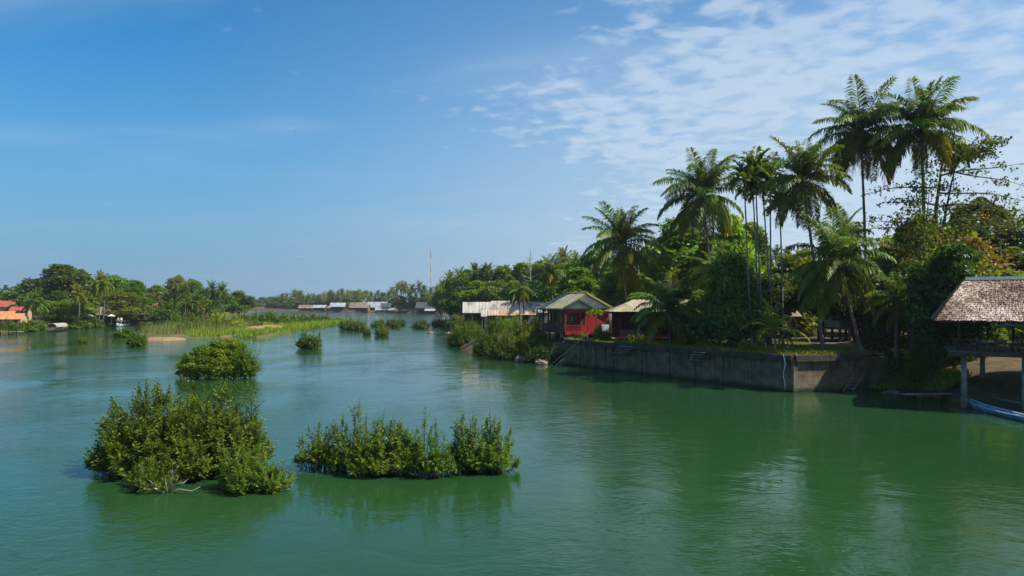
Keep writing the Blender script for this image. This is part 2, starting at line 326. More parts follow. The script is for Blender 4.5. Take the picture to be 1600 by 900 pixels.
# ---------------------------------------------------------------- plant generators
def nrm(a): return a / np.maximum(np.linalg.norm(a, axis=1, keepdims=True), 1e-9)
def leaf_arrays(pos, d, n, ln, wd, droop=0.0, mid=0.45):
    """one rhombic, slightly folded leaf per row"""
    d = nrm(d); s = nrm(np.cross(d, n)); up = np.cross(s, d); ln = ln[:, None]; wd = wd[:, None]
    tip = pos + d * ln - np.array([0, 0, 1.0]) * ln * droop
    m = pos + d * ln * mid
    v = np.stack([pos, m + s * wd + up * wd * 0.25, tip, m - s * wd + up * wd * 0.25], 1).reshape(-1, 3)
    return v, np.arange(len(v)).reshape(-1, 4)
def ball(g, n):
    return nrm(g.normal(size=(n, 3)))
def puff_crown(g, puffs, n, size, flat=0.35, droop=0.15, aspect=0.33, shell=0.5):
    """leaves over a set of overlapping puffs; returns verts, quads, tint"""
    c = np.array([p[0] for p in puffs]); r = np.array([p[1] for p in puffs]); w = r ** 2 / np.sum(r ** 2)
    k = g.choice(len(puffs), n, p=w); dr = ball(g, n); dr[:, 2] = np.where((dr[:, 2] < -0.3) & (g.random(n) < 0.6), -dr[:, 2], dr[:, 2]); dr = nrm(dr)
    fac = shell + (1.08 - shell) * g.random(n) ** 0.6
    lump = 1 + 0.22 * np.sin(dr[:, 0] * 5 + k) * np.sin(dr[:, 1] * 6 + 2 * k) + 0.15 * np.sin(dr[:, 2] * 9 + k)
    pos = c[k] + dr * (r[k] * fac * lump)[:, None] * np.array([1, 1, 0.8])
    nv = nrm(dr * 0.7 + ball(g, n) * 0.75 + np.array([0, 0, flat])); t = nrm(np.cross(nv, ball(g, n)) + dr * 0.35)
    ln = size * (0.6 + 0.8 * g.random(n)); v, q = leaf_arrays(pos, t, nv, ln, ln * aspect, droop)
    ptint = g.random(len(puffs)); tint = np.clip(0.55 * ptint[k] + 0.5 * g.random(n) - 0.03, 0, 1)
    return v, q, tint
def tree_proto(name, seed, mat, H=12.0, spread=4.2, low=3.0, npuff=20, pr=(1.1, 2.1), n=9000, size=0.42, top=1.0, bare=0.0, aspect=0.33, shell=0.5):
    """unit tree 12 m high: (trunk mesh, crown mesh, crown width)"""
    g = np.random.default_rng(seed); rnd = random.Random(seed); puffs = []
    for i in range(npuff):
        u = (i + 0.5) / npuff; z = low + (H - low - pr[1] * 0.8) * u ** 0.85
        env = spread * (math.sin(math.pi * min(1, (0.18 + 0.82 * u)) ** 0.9) ** 0.6) * (1 - 0.35 * u * top)
        a = i * 2.399 + rnd.uniform(-0.5, 0.5); rad = env * rnd.uniform(0.25, 0.95) * (0.75 if u > 0.85 else 1)
        puffs.append(((rad * math.cos(a), rad * math.sin(a), z + rnd.uniform(-0.4, 0.4)), rnd.uniform(*pr) * (1 - 0.25 * u)))
    v, q, t = puff_crown(g, puffs, n, size, aspect=aspect, shell=shell)
    cr = mesh_np(name + '_crown', v, q, mat, t)
    mb = MB(); fk = low * 0.9; lean = (rnd.uniform(-0.4, 0.4), rnd.uniform(-0.4, 0.4))
    mb.tube([(0, 0, -0.6), (0.03, 0, 0.2), (lean[0] * 0.5, lean[1] * 0.5, fk * 0.6), (lean[0], lean[1], fk), (lean[0] * 1.3, lean[1] * 1.2, fk + (H - fk) * 0.5), (lean[0], lean[1], H * 0.88)], [0.42, 0.32, 0.26, 0.23, 0.13, 0.04], 8)
    for (c, r) in puffs:
        z0 = fk * 0.75 + (c[2] - fk) * 0.35; b = Vector((lean[0], lean[1], max(fk * 0.55, z0))); e = Vector(c)
        m = b.lerp(e, 0.5) + Vector((rnd.uniform(-0.3, 0.3), rnd.uniform(-0.3, 0.3), -0.25)); mb.tube([b, m, e, e + (e - m) * 0.35], [0.11, 0.075, 0.04, 0.012], 5, cap=False)
    tr = mb.mesh(name + '_trunk', M['bark'], smooth=True)
    x = v[:, 0]; return tr, cr, float(np.percentile(np.abs(x), 98) * 2), float(np.percentile(v[:, 2], 99.6))
PROTO = {}
for i in range(3):
    PROTO['dark%d' % i] = tree_proto('dark_tree', 10 + i, M['leaf_dark'], n=15000, size=0.42, spread=4.4, low=1.7, npuff=28)
    PROTO['mid%d' % i] = tree_proto('mid_tree', 20 + i, M['leaf_mid'], n=14000, size=0.42, spread=4.2, low=1.8, npuff=26, pr=(1.1, 1.9))
    PROTO['light%d' % i] = tree_proto('light_tree', 30 + i, M['leaf_light'], n=13000, size=0.44, spread=3.8, low=1.2, npuff=24, pr=(0.9, 1.7))
PROTO['haze0'] = tree_proto('far_tree', 41, M['leaf_haze'], n=5000, size=0.9, spread=4.6, low=1.2, npuff=16, pr=(1.4, 2.2))
PROTO['haze1'] = tree_proto('far_tree', 42, M['leaf_haze'], n=5000, size=0.9, spread=4.2, low=1.0, npuff=14, pr=(1.3, 2.2))
PROTO['dry0'] = tree_proto('dry_tree', 51, M['leaf_dry'], n=3800, size=0.40, spread=4.0, low=3.0, npuff=22, pr=(0.8, 1.5), shell=0.2)
PROTO['bush0'] = tree_proto('bush', 61, M['leaf_mid'], n=11000, size=0.5, spread=5.0, low=0.7, npuff=22, pr=(1.6, 2.6), top=0.7)
PROTO['bush1'] = tree_proto('bush', 62, M['leaf_light'], n=11000, size=0.5, spread=5.0, low=0.7, npuff=22, pr=(1.5, 2.5), top=0.7)
PROTO['bush2'] = tree_proto('bush', 63, M['leaf_dark'], n=11000, size=0.5, spread=5.0, low=0.7, npuff=22, pr=(1.5, 2.5), top=0.7)
for i in range(2): PROTO['shade%d' % i] = tree_proto('shade_tree', 70 + i, M['leaf_dark'], n=13000, size=0.42, spread=4.6, low=5.2, npuff=22, pr=(1.2, 2.0))
_rt = random.Random(5)
def tree(proto, x, ytop, Y, w, bz, label, group=None, name='broadleaf_tree', cat='tree', x0=None):
    """x, ytop: photo column and top row of the crown at depth Y; w: its width in photo pixels"""
    tr, cr, cw, ch = PROTO[proto]; p = at(x, ytop, Y); H = p.z - bz
    o = empty(name, (p.x, Y, bz), _rt.uniform(0, 6.28)); s = w * Y / F / cw; o.scale = (s, s, H / ch)
    link('trunk', tr, o); link('crown', cr, o)
    return tag(o, label, cat, group)

# ---- palms
def frond_arrays(g, e0, droop, L=5.0, nl=66, lw=0.05, ll=1.25, hang=0.5, lift=0.25):
    """one feather frond growing from the origin in the +X direction; e0 start elevation, droop total bend (deg)"""
    K = 12; s = np.linspace(0, 1, K); e = np.radians(e0 - droop * s ** 1.25); ds = L / (K - 1)
    tx = np.cos(e); tz = np.sin(e)
    rx = np.concatenate([[0], np.cumsum((tx[1:] + tx[:-1]) / 2 * ds)]); rz = np.concatenate([[0], np.cumsum((tz[1:] + tz[:-1]) / 2 * ds)])
    side = np.cumsum(g.normal(0, 0.03, K)) * 0.6
    P = np.stack([rx, side, rz], 1); V = []; Q = []; T = []
    rad = 0.06 * (1 - 0.85 * s)
    for i in range(K):
        for a in (90, 210, 330): V.append(P[i] + rad[i] * np.array([-tz[i] * math.sin(R(a)), math.cos(R(a)), tx[i] * math.sin(R(a))]))
    for i in range(K - 1):
        for j in range(3): Q.append([i * 3 + j, i * 3 + (j + 1) % 3, i * 3 + 3 + (j + 1) % 3, i * 3 + 3 + j]); T.append(0.75)
    u = np.concatenate([np.linspace(0.14, 0.995, nl)] * 2) + g.normal(0, 0.006, nl * 2); u = np.clip(u, 0.1, 1)
    sd = np.repeat([1.0, -1.0], nl)
    pos = np.stack([np.interp(u, s, P[:, k]) for k in range(3)], 1)
    tg = nrm(np.stack([np.interp(u, s, tx), np.zeros(nl * 2), np.interp(u, s, tz)], 1))
    bn = np.stack([-tg[:, 2], np.zeros(nl * 2), tg[:, 0]], 1)
    sv = np.stack([np.zeros(nl * 2), sd, np.zeros(nl * 2)], 1)
    fwd = 0.35 + 0.75 * u[:, None] ** 2
    d = nrm(sv + tg * fwd + bn * lift + g.normal(0, 0.16, (nl * 2, 3)))
    prof = np.clip(np.minimum((u - 0.06) / 0.22, 1.0), 0, 1) * (1 - 0.62 * np.clip((u - 0.45) / 0.55, 0, 1) ** 1.6)
    ln = ll * prof * (0.85 + 0.3 * g.random(nl * 2)); miss = g.random(nl * 2) < 0.05; ln = np.where(miss, ln * 0.3, ln)
    # two segments: straight then hanging
    nv = nrm(np.cross(d, sv) + bn); m = pos + d * (ln * 0.5)[:, None]
    sw = nrm(np.cross(d, np.array([0, 0, 1.0])) + tg * 0.6) * lw
    d2 = nrm(d + np.array([0, 0, -1.0]) * hang * (0.8 + 0.5 * g.random((nl * 2, 1)))); tip = m + d2 * (ln * 0.5)[:, None]
    b = len(V); vv = np.stack([pos - sw * 0.5, pos + sw * 0.5, m + sw, m - sw, tip + sw * 0.15, tip - sw * 0.15], 1).reshape(-1, 3)
    ix = b + np.arange(nl * 2)[:, None] * 6
    q1 = ix + np.array([[0, 1, 2, 3]]); q2 = ix + np.array([[3, 2, 4, 5]])
    tt = np.clip(0.25 + 0.4 * g.random(nl * 2) + 0.25 * (u > 0.8) + 0.15 * g.random(), 0, 1)
    return np.concatenate([np.array(V), vv]), np.concatenate([np.array(Q), q1, q2]), np.concatenate([np.array(T), tt, tt])
FR = {}   # age class -> list of (mesh)
AGES = [(84, 22), (74, 40), (62, 58), (50, 74), (38, 86), (24, 92), (8, 86), (-10, 72), (-30, 54), (-48, 36)]
for ai, (e0, dp) in enumerate(AGES):
    FR[ai] = []
    for k in range(3):
        g = np.random.default_rng(100 + ai * 7 + k)
        v, q, t = frond_arrays(g, e0 + g.uniform(-4, 4), dp * g.uniform(0.85, 1.15), hang=0.6 + 0.15 * ai, lw=0.060, lift=0.28 - 0.07 * ai)
        mt = M['frond'] if (ai < 6 or (ai < 8 and k < 2)) else M['frond_old']
        FR[ai].append(mesh_np('frond', v, q, mt, t))
FR['dead'] = []
for k in range(3):
    g = np.random.default_rng(300 + k); v, q, t = frond_arrays(g, -58 - 8 * k, 22, L=4.2, nl=26, hang=1.6, ll=0.7, lift=-0.2); FR['dead'].append(mesh_np('dead_frond', v, q, M['frond_dead'], t))
FR['young'] = []
for k, (e0, dp) in enumerate([(82, 30), (66, 70), (50, 95), (34, 100), (20, 80), (60, 105)]):
    g = np.random.default_rng(330 + k); v, q, t = frond_arrays(g, e0, dp, nl=34, lw=0.075, hang=0.6, ll=0.9); FR['young'].append(mesh_np('frond', v, q, M['frond_young'], t))
FR['areca'] = []
for k, (e0, dp) in enumerate([(80, 40), (62, 60), (48, 80), (30, 90), (12, 80), (-5, 60)]):
    g = np.random.default_rng(360 + k); v, q, t = frond_arrays(g, e0, dp, L=2.3, nl=18, lw=0.12, hang=0.8, ll=0.95, lift=0.4); FR['areca'].append(mesh_np('frond', v, q, M['frond'], t))
def heart_mesh():
    mb = MB(); mb.tube([(0, 0, -1.0), (0, 0, -0.4), (0, 0, 0.2), (0, 0.02, 0.7)], [0.17, 0.27, 0.20, 0.03], 8)
    for k in range(9):
        a = k * 0.7; c = Vector((0.33 * math.cos(a), 0.33 * math.sin(a), -0.45 - 0.12 * (k % 3)))
        mb.tube([c + Vector((0, 0, 0.14)), c + Vector((0, 0, 0.07)), c - Vector((0, 0, 0.07)), c - Vector((0, 0, 0.14))], [0.05, 0.13, 0.13, 0.05], 6)
    return mb.mesh('crown', M['twig'], smooth=True)
HEART = heart_mesh()
def palm_trunk(base, top, r0=0.2, r1=0.12, bow=0.0, mat=None, seed=0, boot=1.7):
    """curved, ringed trunk in coordinates relative to base"""
    rnd = random.Random(seed); d = top - base; K = 26; pts = []; rad = []
    sidev = Vector((-d.y, d.x, 0)); sidev = sidev.normalized() if sidev.length > 0.05 else Vector((1, 0, 0))
    flat = Vector((d.x, d.y, 0)); h = d.z
    for i in range(K + 1):
        t = i / K; f = t ** 0.75 if flat.length > 0.5 else t
        p = flat * (f * (1 - 0.25 * t * (1 - t))) + Vector((0, 0, h * t)) + sidev * bow * math.sin(math.pi * t) + Vector((rnd.uniform(-.02, .02), rnd.uniform(-.02, .02), 0))
        pts.append(p); rad.append((r1 + (r0 - r1) * (1 - t)) * (1 + (boot - 1) * max(0, 1 - t * K / 2.2)) * (1.05 if i % 2 else 0.95))
    pts[0] = pts[0] - Vector((0, 0, 0.5))
    mb = MB(); mb.tube(pts, rad, 10); return mb.mesh('trunk', mat or M['bark_palm'], smooth=True)
_rp = random.Random(11)
def palm(cx, cy, bx, Y, Lpx, label, group=None, n=30, bz=3.6, dead=2, ages=(0, 9), r0=0.2, bow=0.3, seed=None, name='coconut_palm', Yc=None, klass=None, old=0.0, turn=None):
    """crown centre at photo pixel (cx, cy), foot at column bx, depth Y; fronds about Lpx photo pixels long, each an object"""
    seed = seed if seed is not None else int(cx * 7 + cy); rnd = random.Random(seed)
    Yc = Yc or Y; top = at(cx, cy, Yc); base = Vector(((bx - 800) * Y / F, Y, bz)); s = Lpx * Yc / F / 5.0
    o = empty(name, base); link('trunk', palm_trunk(base, top, r0, r0 * 0.6, bow, seed=seed), o)
    c = link('crown', HEART, o, loc=top - base, rot=(0, 0, rnd.uniform(0, 6)), scale=(max(0.5, s * 0.8),) * 3)
    s2 = s / max(0.5, s * 0.8)
    for i in range(n):
        u = i / (n - 1); a = ages[0] + (ages[1] - ages[0]) * u ** 0.9; ai = min(9, max(0, int(round(a + rnd.uniform(-0.6, 0.6)))))
        lst = FR[klass] if klass else FR[ai]; me = lst[min(len(lst) - 1, int(u * len(lst)))] if klass else rnd.choice(lst)
        if old and not klass and rnd.random() < old and ai > 3: me = FR[max(ai, 8)][2] if ai >= 8 else FR[ai][rnd.randrange(3)]
        k = s2 * rnd.uniform(0.86, 1.1) * (0.82 if ai < 1 else 1)
        link('frond', me, c, rot=(rnd.uniform(-.1, .1), rnd.uniform(-.08, .08), i * 2.39996 + rnd.uniform(-.3, .3)), scale=(k, k, k))
    for i in range(dead):
        k = s2 * rnd.uniform(0.6, 0.85); link('dead_frond', rnd.choice(FR['dead']), c, loc=(0, 0, -0.5), rot=(0, rnd.uniform(-.1, .1), rnd.uniform(0, 6.3)), scale=(k, k, k))
    return tag(o, label, 'palm tree', group)
# whole crowns for palms too far away to tell their fronds apart
def far_crown(seed, n, nl, lw, mat, old):
    g = np.random.default_rng(seed); VV = []; QQ = []; TT = []; b = 0
    for i in range(n):
        u = i / (n - 1); ai = min(9, int(u * 9.5)); e0, dp = AGES[ai]
        v, q, t = frond_arrays(g, e0 + g.uniform(-6, 6), dp * g.uniform(0.8, 1.2), nl=nl, lw=lw, hang=0.4 + 0.09 * ai, L=5 * g.uniform(0.85, 1.1))
        a = i * 2.39996 + g.uniform(-.3, .3); ca, sa = math.cos(a), math.sin(a)
        v = np.stack([v[:, 0] * ca - v[:, 1] * sa, v[:, 0] * sa + v[:, 1] * ca, v[:, 2]], 1)
        VV.append(v); QQ.append(q + b); TT.append(np.clip(t * 0.7 + 0.35 * old * u, 0, 1)); b += len(v)
    return mesh_np('crown', np.concatenate(VV), np.concatenate(QQ), mat, np.concatenate(TT))
FARC = [far_crown(400 + k, 26, 16, 0.20, M['frond'] if k < 3 else M['frond_old'], 0.8) for k in range(4)]
FART = [MB().tube([(0, 0, -1), (0.1 + 0.5 * k, 0.2, 4), (0.2 + 0.5 * k, 0.1, 8), (0.0, 0, 12)], [0.22, 0.16, 0.13, 0.10], 6).mesh('trunk', M['bark_palm'], smooth=True) for k in range(3)]
def far_palm(x, ytop, Y, Lpx, bz, label, group, seed=None):
    s = Lpx * Y / F / 5.0; p = at(x, ytop, Y); zc = p.z - 4.0 * s; rnd = random.Random(int(x * 13 + ytop * 7)); H = max(2.0, zc - bz)
    o = empty('coconut_palm', (p.x, Y, bz)); link('trunk', rnd.choice(FART), o, rot=(0, 0, rnd.uniform(0, 6.3)), scale=(1, 1, H / 12))
    link('crown', rnd.choice(FARC), o, loc=(0, 0, H), rot=(0, 0, rnd.uniform(0, 6.3)), scale=(s * rnd.uniform(0.9, 1.1),) * 2 + (s,))
    return tag(o, label, 'palm tree', group)
def areca(cx, cy, bx, Y, Lpx, label, group=None, n=13, bz=3.6):
    rnd = random.Random(int(cx * 3 + cy)); top = at(cx, cy, Y); base = Vector(((bx - 800) * Y / F, Y, bz)); s = Lpx * Y / F / 2.3
    o = empty('areca_palm', base); link('trunk', palm_trunk(base, top, 0.11, 0.08, rnd.uniform(-.3, .3), M['bark_areca'], seed=int(cx), boot=1.4), o)
    c = link('crown', MB().tube([(0, 0, -0.9), (0, 0, -0.5), (0, 0, 0.1), (0, 0, 0.4)], [0.09, 0.12, 0.09, 0.02], 8).mesh('crown', M['leaf_light'], smooth=True), o, loc=top - base)
    for i in range(n):
        me = FR['areca'][min(5, int(i / n * 6))]; k = s * rnd.uniform(0.85, 1.15)
        link('frond', me, c, rot=(rnd.uniform(-.1, .1), 0, i * 2.4 + rnd.uniform(-.3, .3)), scale=(k, k, k))
    return tag(o, label, 'palm tree', group)

# ---- leafy shrubs standing in the river: shoots of narrow leaves on stems
def shrub_mesh(seed, lobes, dens, leaf, per=13, spike=0.3, fill=0.5, below=0.05, wfac=0.16, upbias=0.55):
    """lobes: (centre, (rx, ry, rz)); dens: shoots per m2 of lobe surface"""
    g = np.random.default_rng(seed); PV, PQ, PT = [], [], []; b = 0; ends = []
    cs = np.array([l[0] for l in lobes]); rs = np.array([l[1] for l in lobes])
    for li, (c, r) in enumerate(lobes):
        c = np.array(c); r = np.array(r); area = 4 * math.pi * ((r[0] * r[1]) ** 1.6 / 3 + (r[0] * r[2]) ** 1.6 / 3 + (r[1] * r[2]) ** 1.6 / 3) ** (1 / 1.6)
        n = int(area * dens); dr = ball(g, n)
        lump = 1 + 0.20 * np.sin(dr[:, 0] * 7 + li) * np.sin(dr[:, 2] * 6 + li * 2) + 0.13 * np.sin(dr[:, 1] * 11 + li) + g.normal(0, 0.06, n)
        p0 = c + dr * r * (0.84 * lump)[:, None]
        keep = p0[:, 2] > below
        for lj in range(len(lobes)):
            if lj != li: keep &= (np.sum(((p0 - cs[lj]) / (rs[lj] * 0.8)) ** 2, 1) > 1)
        p0, dr = p0[keep], dr[keep]; n = len(p0)
        if n == 0: continue
        ax = nrm(dr * np.array([1, 1, 0.6]) + np.array([0, 0, upbias]) + g.normal(0, 0.28, (n, 3)))
        sl = (0.30 + 0.45 * g.random(n)) * leaf / 0.16
        sp = (dr[:, 2] > 0.15) & (g.random(n) < spike); sl = np.where(sp, sl * 1.9, sl); ax[sp] = nrm(ax[sp] + np.array([0, 0, 0.9]))
        st = g.random(n)
        ends.append((p0, ax, sl))
        for j in range(per):
            u = (j + 0.6) / per; a = j * 2.4 + g.random(n) * 0.8
            x = nrm(np.cross(ax, np.array([0.31, 0.2, 0.93]))); y = np.cross(ax, x)
            rad = x * np.cos(a)[:, None] + y * np.sin(a)[:, None]
            d = nrm(ax * (0.35 + 0.65 * u) + rad * (1.0 - 0.45 * u) + g.normal(0, 0.12, (n, 3)))
            ln = leaf * (0.75 + 0.5 * g.random(n)) * (1.1 - 0.4 * u)
            v, q = leaf_arrays(p0 + ax * (sl * u)[:, None], d, nrm(ax - d * 0.3 + rad * -0.2), ln, ln * wfac, 0.10)
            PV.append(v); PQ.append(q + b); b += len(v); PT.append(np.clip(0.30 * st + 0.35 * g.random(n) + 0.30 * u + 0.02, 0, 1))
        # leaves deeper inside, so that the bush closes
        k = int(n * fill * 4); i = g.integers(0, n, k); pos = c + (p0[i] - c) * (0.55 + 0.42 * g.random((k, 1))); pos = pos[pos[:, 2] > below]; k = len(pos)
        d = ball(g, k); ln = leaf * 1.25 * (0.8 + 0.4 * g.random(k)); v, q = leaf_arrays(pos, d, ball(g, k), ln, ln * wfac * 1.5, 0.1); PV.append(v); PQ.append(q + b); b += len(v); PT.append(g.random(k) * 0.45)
    return np.concatenate(PV), np.concatenate(PQ), np.concatenate(PT), ends
def shrub_stems(seed, lobes, nst, r=0.035, foot=None):
    rnd = random.Random(seed); mb = MB()
    for (c, rr) in lobes:
        for k in range(nst):
            a = rnd.uniform(0, 6.28); f = rnd.uniform(0.0, 0.3); b = Vector((c[0] + rr[0] * f * math.cos(a), c[1] + rr[1] * f * math.sin(a), -0.4))
            t = rnd.uniform(0.4, 0.9); e = Vector((c[0] + rr[0] * t * math.cos(a), c[1] + rr[1] * t * math.sin(a), c[2] + rr[2] * rnd.uniform(-0.1, 0.75)))
            m = b.lerp(e, 0.45) + Vector((rnd.uniform(-.15, .15), rnd.uniform(-.15, .15), 0.15)); mb.tube([b, m, e], [r, r * 0.75, r * 0.3], 5, cap=False)
            for q in range(2):
                e2 = m + (e - m) * rnd.uniform(0.2, 0.8) + Vector((rnd.uniform(-.5, .5), rnd.uniform(-.5, .5), rnd.uniform(0, .5))); mb.tube([m.lerp(e, 0.1 + 0.2 * q), e2], [r * 0.5, r * 0.15], 4, cap=False)
    return mb
def shrub(name, loc, seed, lobes, dens, leaf, label, mat='leaf_bush', group=None, nst=8, cat='shrub', r=0.035, **kw):
    o = empty(name, loc); v, q, t, ends = shrub_mesh(seed, lobes, dens, leaf, **kw)
    link('foliage', mesh_np('foliage', v, q, M[mat], t), o)
    shrub_stems(seed, lobes, nst, r).build('stem', M['twig'], o, smooth=True)
    return tag(o, label, cat, group)
def fan_arrays(seed, bases, leaf, stems=40, twigs=11, per=10, wfac=0.2, low=0.22, maxinc=72, zmin=0.05, ragged=(0.76, 1.12), tipk=1.5):
    """bases: ((x, y), (rx, ry, h), weight): stems fan out of each foot, carry side twigs, and the twigs the leaves"""
    g = np.random.default_rng(seed); V, Q, T = [], [], []; b = 0; mb = MB()
    for (bx, by), (rx, ry, h), wgt in bases:
        n = max(4, int(stems * wgt)); az = g.random(n) * 6.283; inc = np.radians(maxinc) * g.random(n) ** 0.62
        rr = 1 / np.sqrt((np.cos(az) / rx) ** 2 + (np.sin(az) / ry) ** 2); L = 1 / np.sqrt((np.sin(inc) / rr) ** 2 + (np.cos(inc) / h) ** 2) * g.uniform(*ragged, n)
        f0 = np.stack([bx + g.normal(0, rx * 0.13, n), by + g.normal(0, ry * 0.13, n), np.full(n, -0.35)], 1)
        hor = L * np.sin(inc); ver = L * np.cos(inc) + 0.35; hx = np.stack([np.cos(az), np.sin(az), np.zeros(n)], 1)
        wob = g.normal(0, 0.06, (n, 3)) * L[:, None]
        def pt(u, i):
            u = u[:, None]; return f0[i] + hx[i] * hor[i][:, None] * u ** 0.85 + np.array([0, 0, 1.0]) * ver[i][:, None] * (0.82 * u + 0.18 * u ** 3) + wob[i] * np.sin(u * 3.1)
        for i in range(n):
            ii = np.full(6, i); P = pt(np.linspace(0, 1, 6), ii); r0 = 0.012 + 0.011 * L[i]; mb.tube([tuple(p) for p in P], [r0 * (1 - 0.8 * k / 5) for k in range(6)], 5, cap=False)
        m = n * twigs; i = np.repeat(np.arange(n), twigs); u = low + (1 - low) * g.random(m) ** 0.62; p0 = pt(u, i); tan = nrm(pt(np.minimum(u + 0.08, 1.08), i) - p0)
        tip = u > 0.93; td = nrm(tan * 0.7 + ball(g, m) * 0.8 + hx[i] * 0.25 + np.array([0, 0, 0.35])); td[tip] = nrm(tan[tip] + np.array([0, 0, 0.5])); tl = (0.18 + 0.4 * g.random(m)) * (0.7 + 0.35 * L[i] / 2.0) * leaf / 0.17; tl = np.where(tip, tl * tipk, tl); st = g.random(m)
        for j in range(0, m, 3): mb.tube([tuple(p0[j]), tuple(p0[j] + td[j] * tl[j])], [0.011, 0.004], 3, cap=False)
        for j in range(per):
            w = (j + 0.4 + 0.4 * g.random(m)) / per; a = j * 2.4 + g.random(m); x = nrm(np.cross(td, np.array([0.31, 0.2, 0.93]))); y = np.cross(td, x); rad = x * np.cos(a)[:, None] + y * np.sin(a)[:, None]
            d = nrm(td * (0.45 + 0.6 * w[:, None]) + rad * 0.9 + g.normal(0, 0.15, (m, 3))); ln = leaf * (0.65 + 0.7 * g.random(m)) * (1.08 - 0.3 * w); pos = p0 + td * (tl * w)[:, None]; ok = pos[:, 2] > zmin
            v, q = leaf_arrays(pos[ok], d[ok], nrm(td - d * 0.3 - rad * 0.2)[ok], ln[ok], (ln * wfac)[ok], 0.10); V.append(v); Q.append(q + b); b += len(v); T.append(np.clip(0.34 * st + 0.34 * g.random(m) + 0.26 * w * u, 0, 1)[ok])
    return np.concatenate(V), np.concatenate(Q), np.concatenate(T), mb
def fan_shrub(name, loc, seed, bases, leaf, label, mat='leaf_bush', group=None, cat='shrub', **kw):
    o = empty(name, loc); v, q, t, mb = fan_arrays(seed, bases, leaf, **kw); link('foliage', mesh_np('foliage', v, q, M[mat], t), o); mb.build('stem', M['twig'], o, smooth=True); return tag(o, label, cat, group)
def blades(name, pts, h, w, mat, label, parent=None, lean=0.35, seed=1, cat='grass'):
    """a stand of grass blades rooted at pts (n,3)"""
    g = np.random.default_rng(seed); n = len(pts); a = g.random(n) * 6.283; hh = h * (0.5 + 0.8 * g.random(n))
    d = nrm(np.stack([np.cos(a) * lean * g.random(n), np.sin(a) * lean * g.random(n), np.ones(n)], 1)); nv = np.stack([np.cos(a), np.sin(a), np.zeros(n)], 1)
    v, q = leaf_arrays(pts, d, nv, hh, w * (0.7 + 0.6 * g.random(n)), 0.0, mid=0.35)
    o = link(name, mesh_np(name, v, q, mat, np.clip(g.random(n), 0, 1)), parent)
    return tag(o, label, None if parent else cat, kind='stuff')
def in_poly(p, poly):
    c = np.zeros(len(p), bool); j = len(poly) - 1
    for i in range(len(poly)):
        xi, yi = poly[i]; xj, yj = poly[j]; k = ((yi > p[:, 1]) != (yj > p[:, 1])) & (p[:, 0] < (xj - xi) * (p[:, 1] - yi) / (yj - yi + 1e-12) + xi); c ^= k; j = i
    return c
def scatter(poly, n, seed):
    g = np.random.default_rng(seed); a = np.array(poly); lo, hi = a.min(0), a.max(0); out = []
    while sum(len(x) for x in out) < n:
        p = lo + (hi - lo) * g.random((n * 2, 2)); out.append(p[in_poly(p, poly)])
    return np.concatenate(out)[:n]
# ================================================================ shrubs in the river (near)
def lobes_px(spec, Y0):
    """lobe specs (photo x, row of its centre, half width px, half height px, depth offset m, depth radius m) -> local lobes about depth Y0"""
    return [((((x - 800) * (Y0 + dy) / F) , dy, CH + (HY - y) * (Y0 + dy) / F), (hw * (Y0 + dy) / F, ry, hh * (Y0 + dy) / F)) for x, y, hw, hh, dy, ry in spec]
def river_shrub(spec, Y0, seed, label, dens=16, leaf=0.17, group=None, **kw):
    kw.setdefault("fill", 0.9); kw.setdefault("wfac", 0.2)
    lb = lobes_px(spec, Y0); cx = sum(l[0][0] for l in lb) / len(lb); lb = [((c[0] - cx, c[1], c[2]), r) for c, r in lb]
    return shrub('river_shrub', (cx, Y0, 0), seed, lb, dens, leaf, label, group=group, **kw)
def fan_px(spec, Y0, seed, label, leaf=0.17, group=None, **kw):
    """feet given as (photo x, half width px, top row, depth offset m, depth radius m, weight)"""
    B = []; cx = sum((x - 800) * (Y0 + dy) / F for x, hw, yt, dy, ry, w in spec) / len(spec)
    for x, hw, yt, dy, ry, w in spec: B.append((((x - 800) * (Y0 + dy) / F - cx, dy), (hw * (Y0 + dy) / F, ry, CH + (HY - yt) * (Y0 + dy) / F), w))
    return fan_shrub('river_shrub', (cx, Y0, 0), seed, B, leaf, label, group=group, **kw)
fan_px([(290, 78, 590, 2.2, 2.4, 1.5), (240, 70, 596, 1.5, 2.2, 1.3), (335, 66, 596, 1.8, 2.2, 1.3), (208, 46, 596, 0.6, 1.8, 1.0), (374, 40, 586, 1.6, 1.6, 1.2), (188, 32, 630, 0.0, 1.4, 0.7), (265, 60, 634, -0.4, 1.8, 1.0), (320, 60, 632, -0.2, 1.8, 1.0), (225, 50, 656, -0.8, 1.4, 0.8), (300, 56, 666, -1.2, 1.4, 0.8), (360, 46, 648, 0.0, 1.5, 0.8)],
       37.5, 1, 'largest leafy green shrub mound standing in the river', leaf=0.22, stems=60, twigs=17, wfac=0.2, low=0.25, maxinc=82, zmin=0.3, ragged=(0.88, 0.98), tipk=0.7)
fan_px([(240, 26, 716, 0, 0.9, 1.0), (222, 20, 724, 0.3, 0.7, 0.7), (254, 20, 712, 0.4, 0.7, 0.7)], 34.0, 2, 'small shrub with bare pale roots in front of the largest river shrub', leaf=0.13, stems=30)
fan_px([(388, 32, 702, 0, 1.1, 1.0), (366, 24, 700, 0.4, 0.9, 0.8), (412, 34, 728, 0.1, 0.9, 0.8), (432, 22, 734, 0.2, 0.7, 0.5)], 33.8, 3, 'dense dark green shrub at the right foot of the largest river shrub', leaf=0.15, stems=42, twigs=13)
fan_px([(486, 24, 662, 0, 0.8, 0.9), (504, 22, 652, 0.4, 0.8, 0.8)], 38.2, 4, 'leftmost narrow bush of the row of four in the river', leaf=0.16, stems=40, low=0.32, zmin=0.35, ragged=(0.84, 1.0), tipk=0.85)
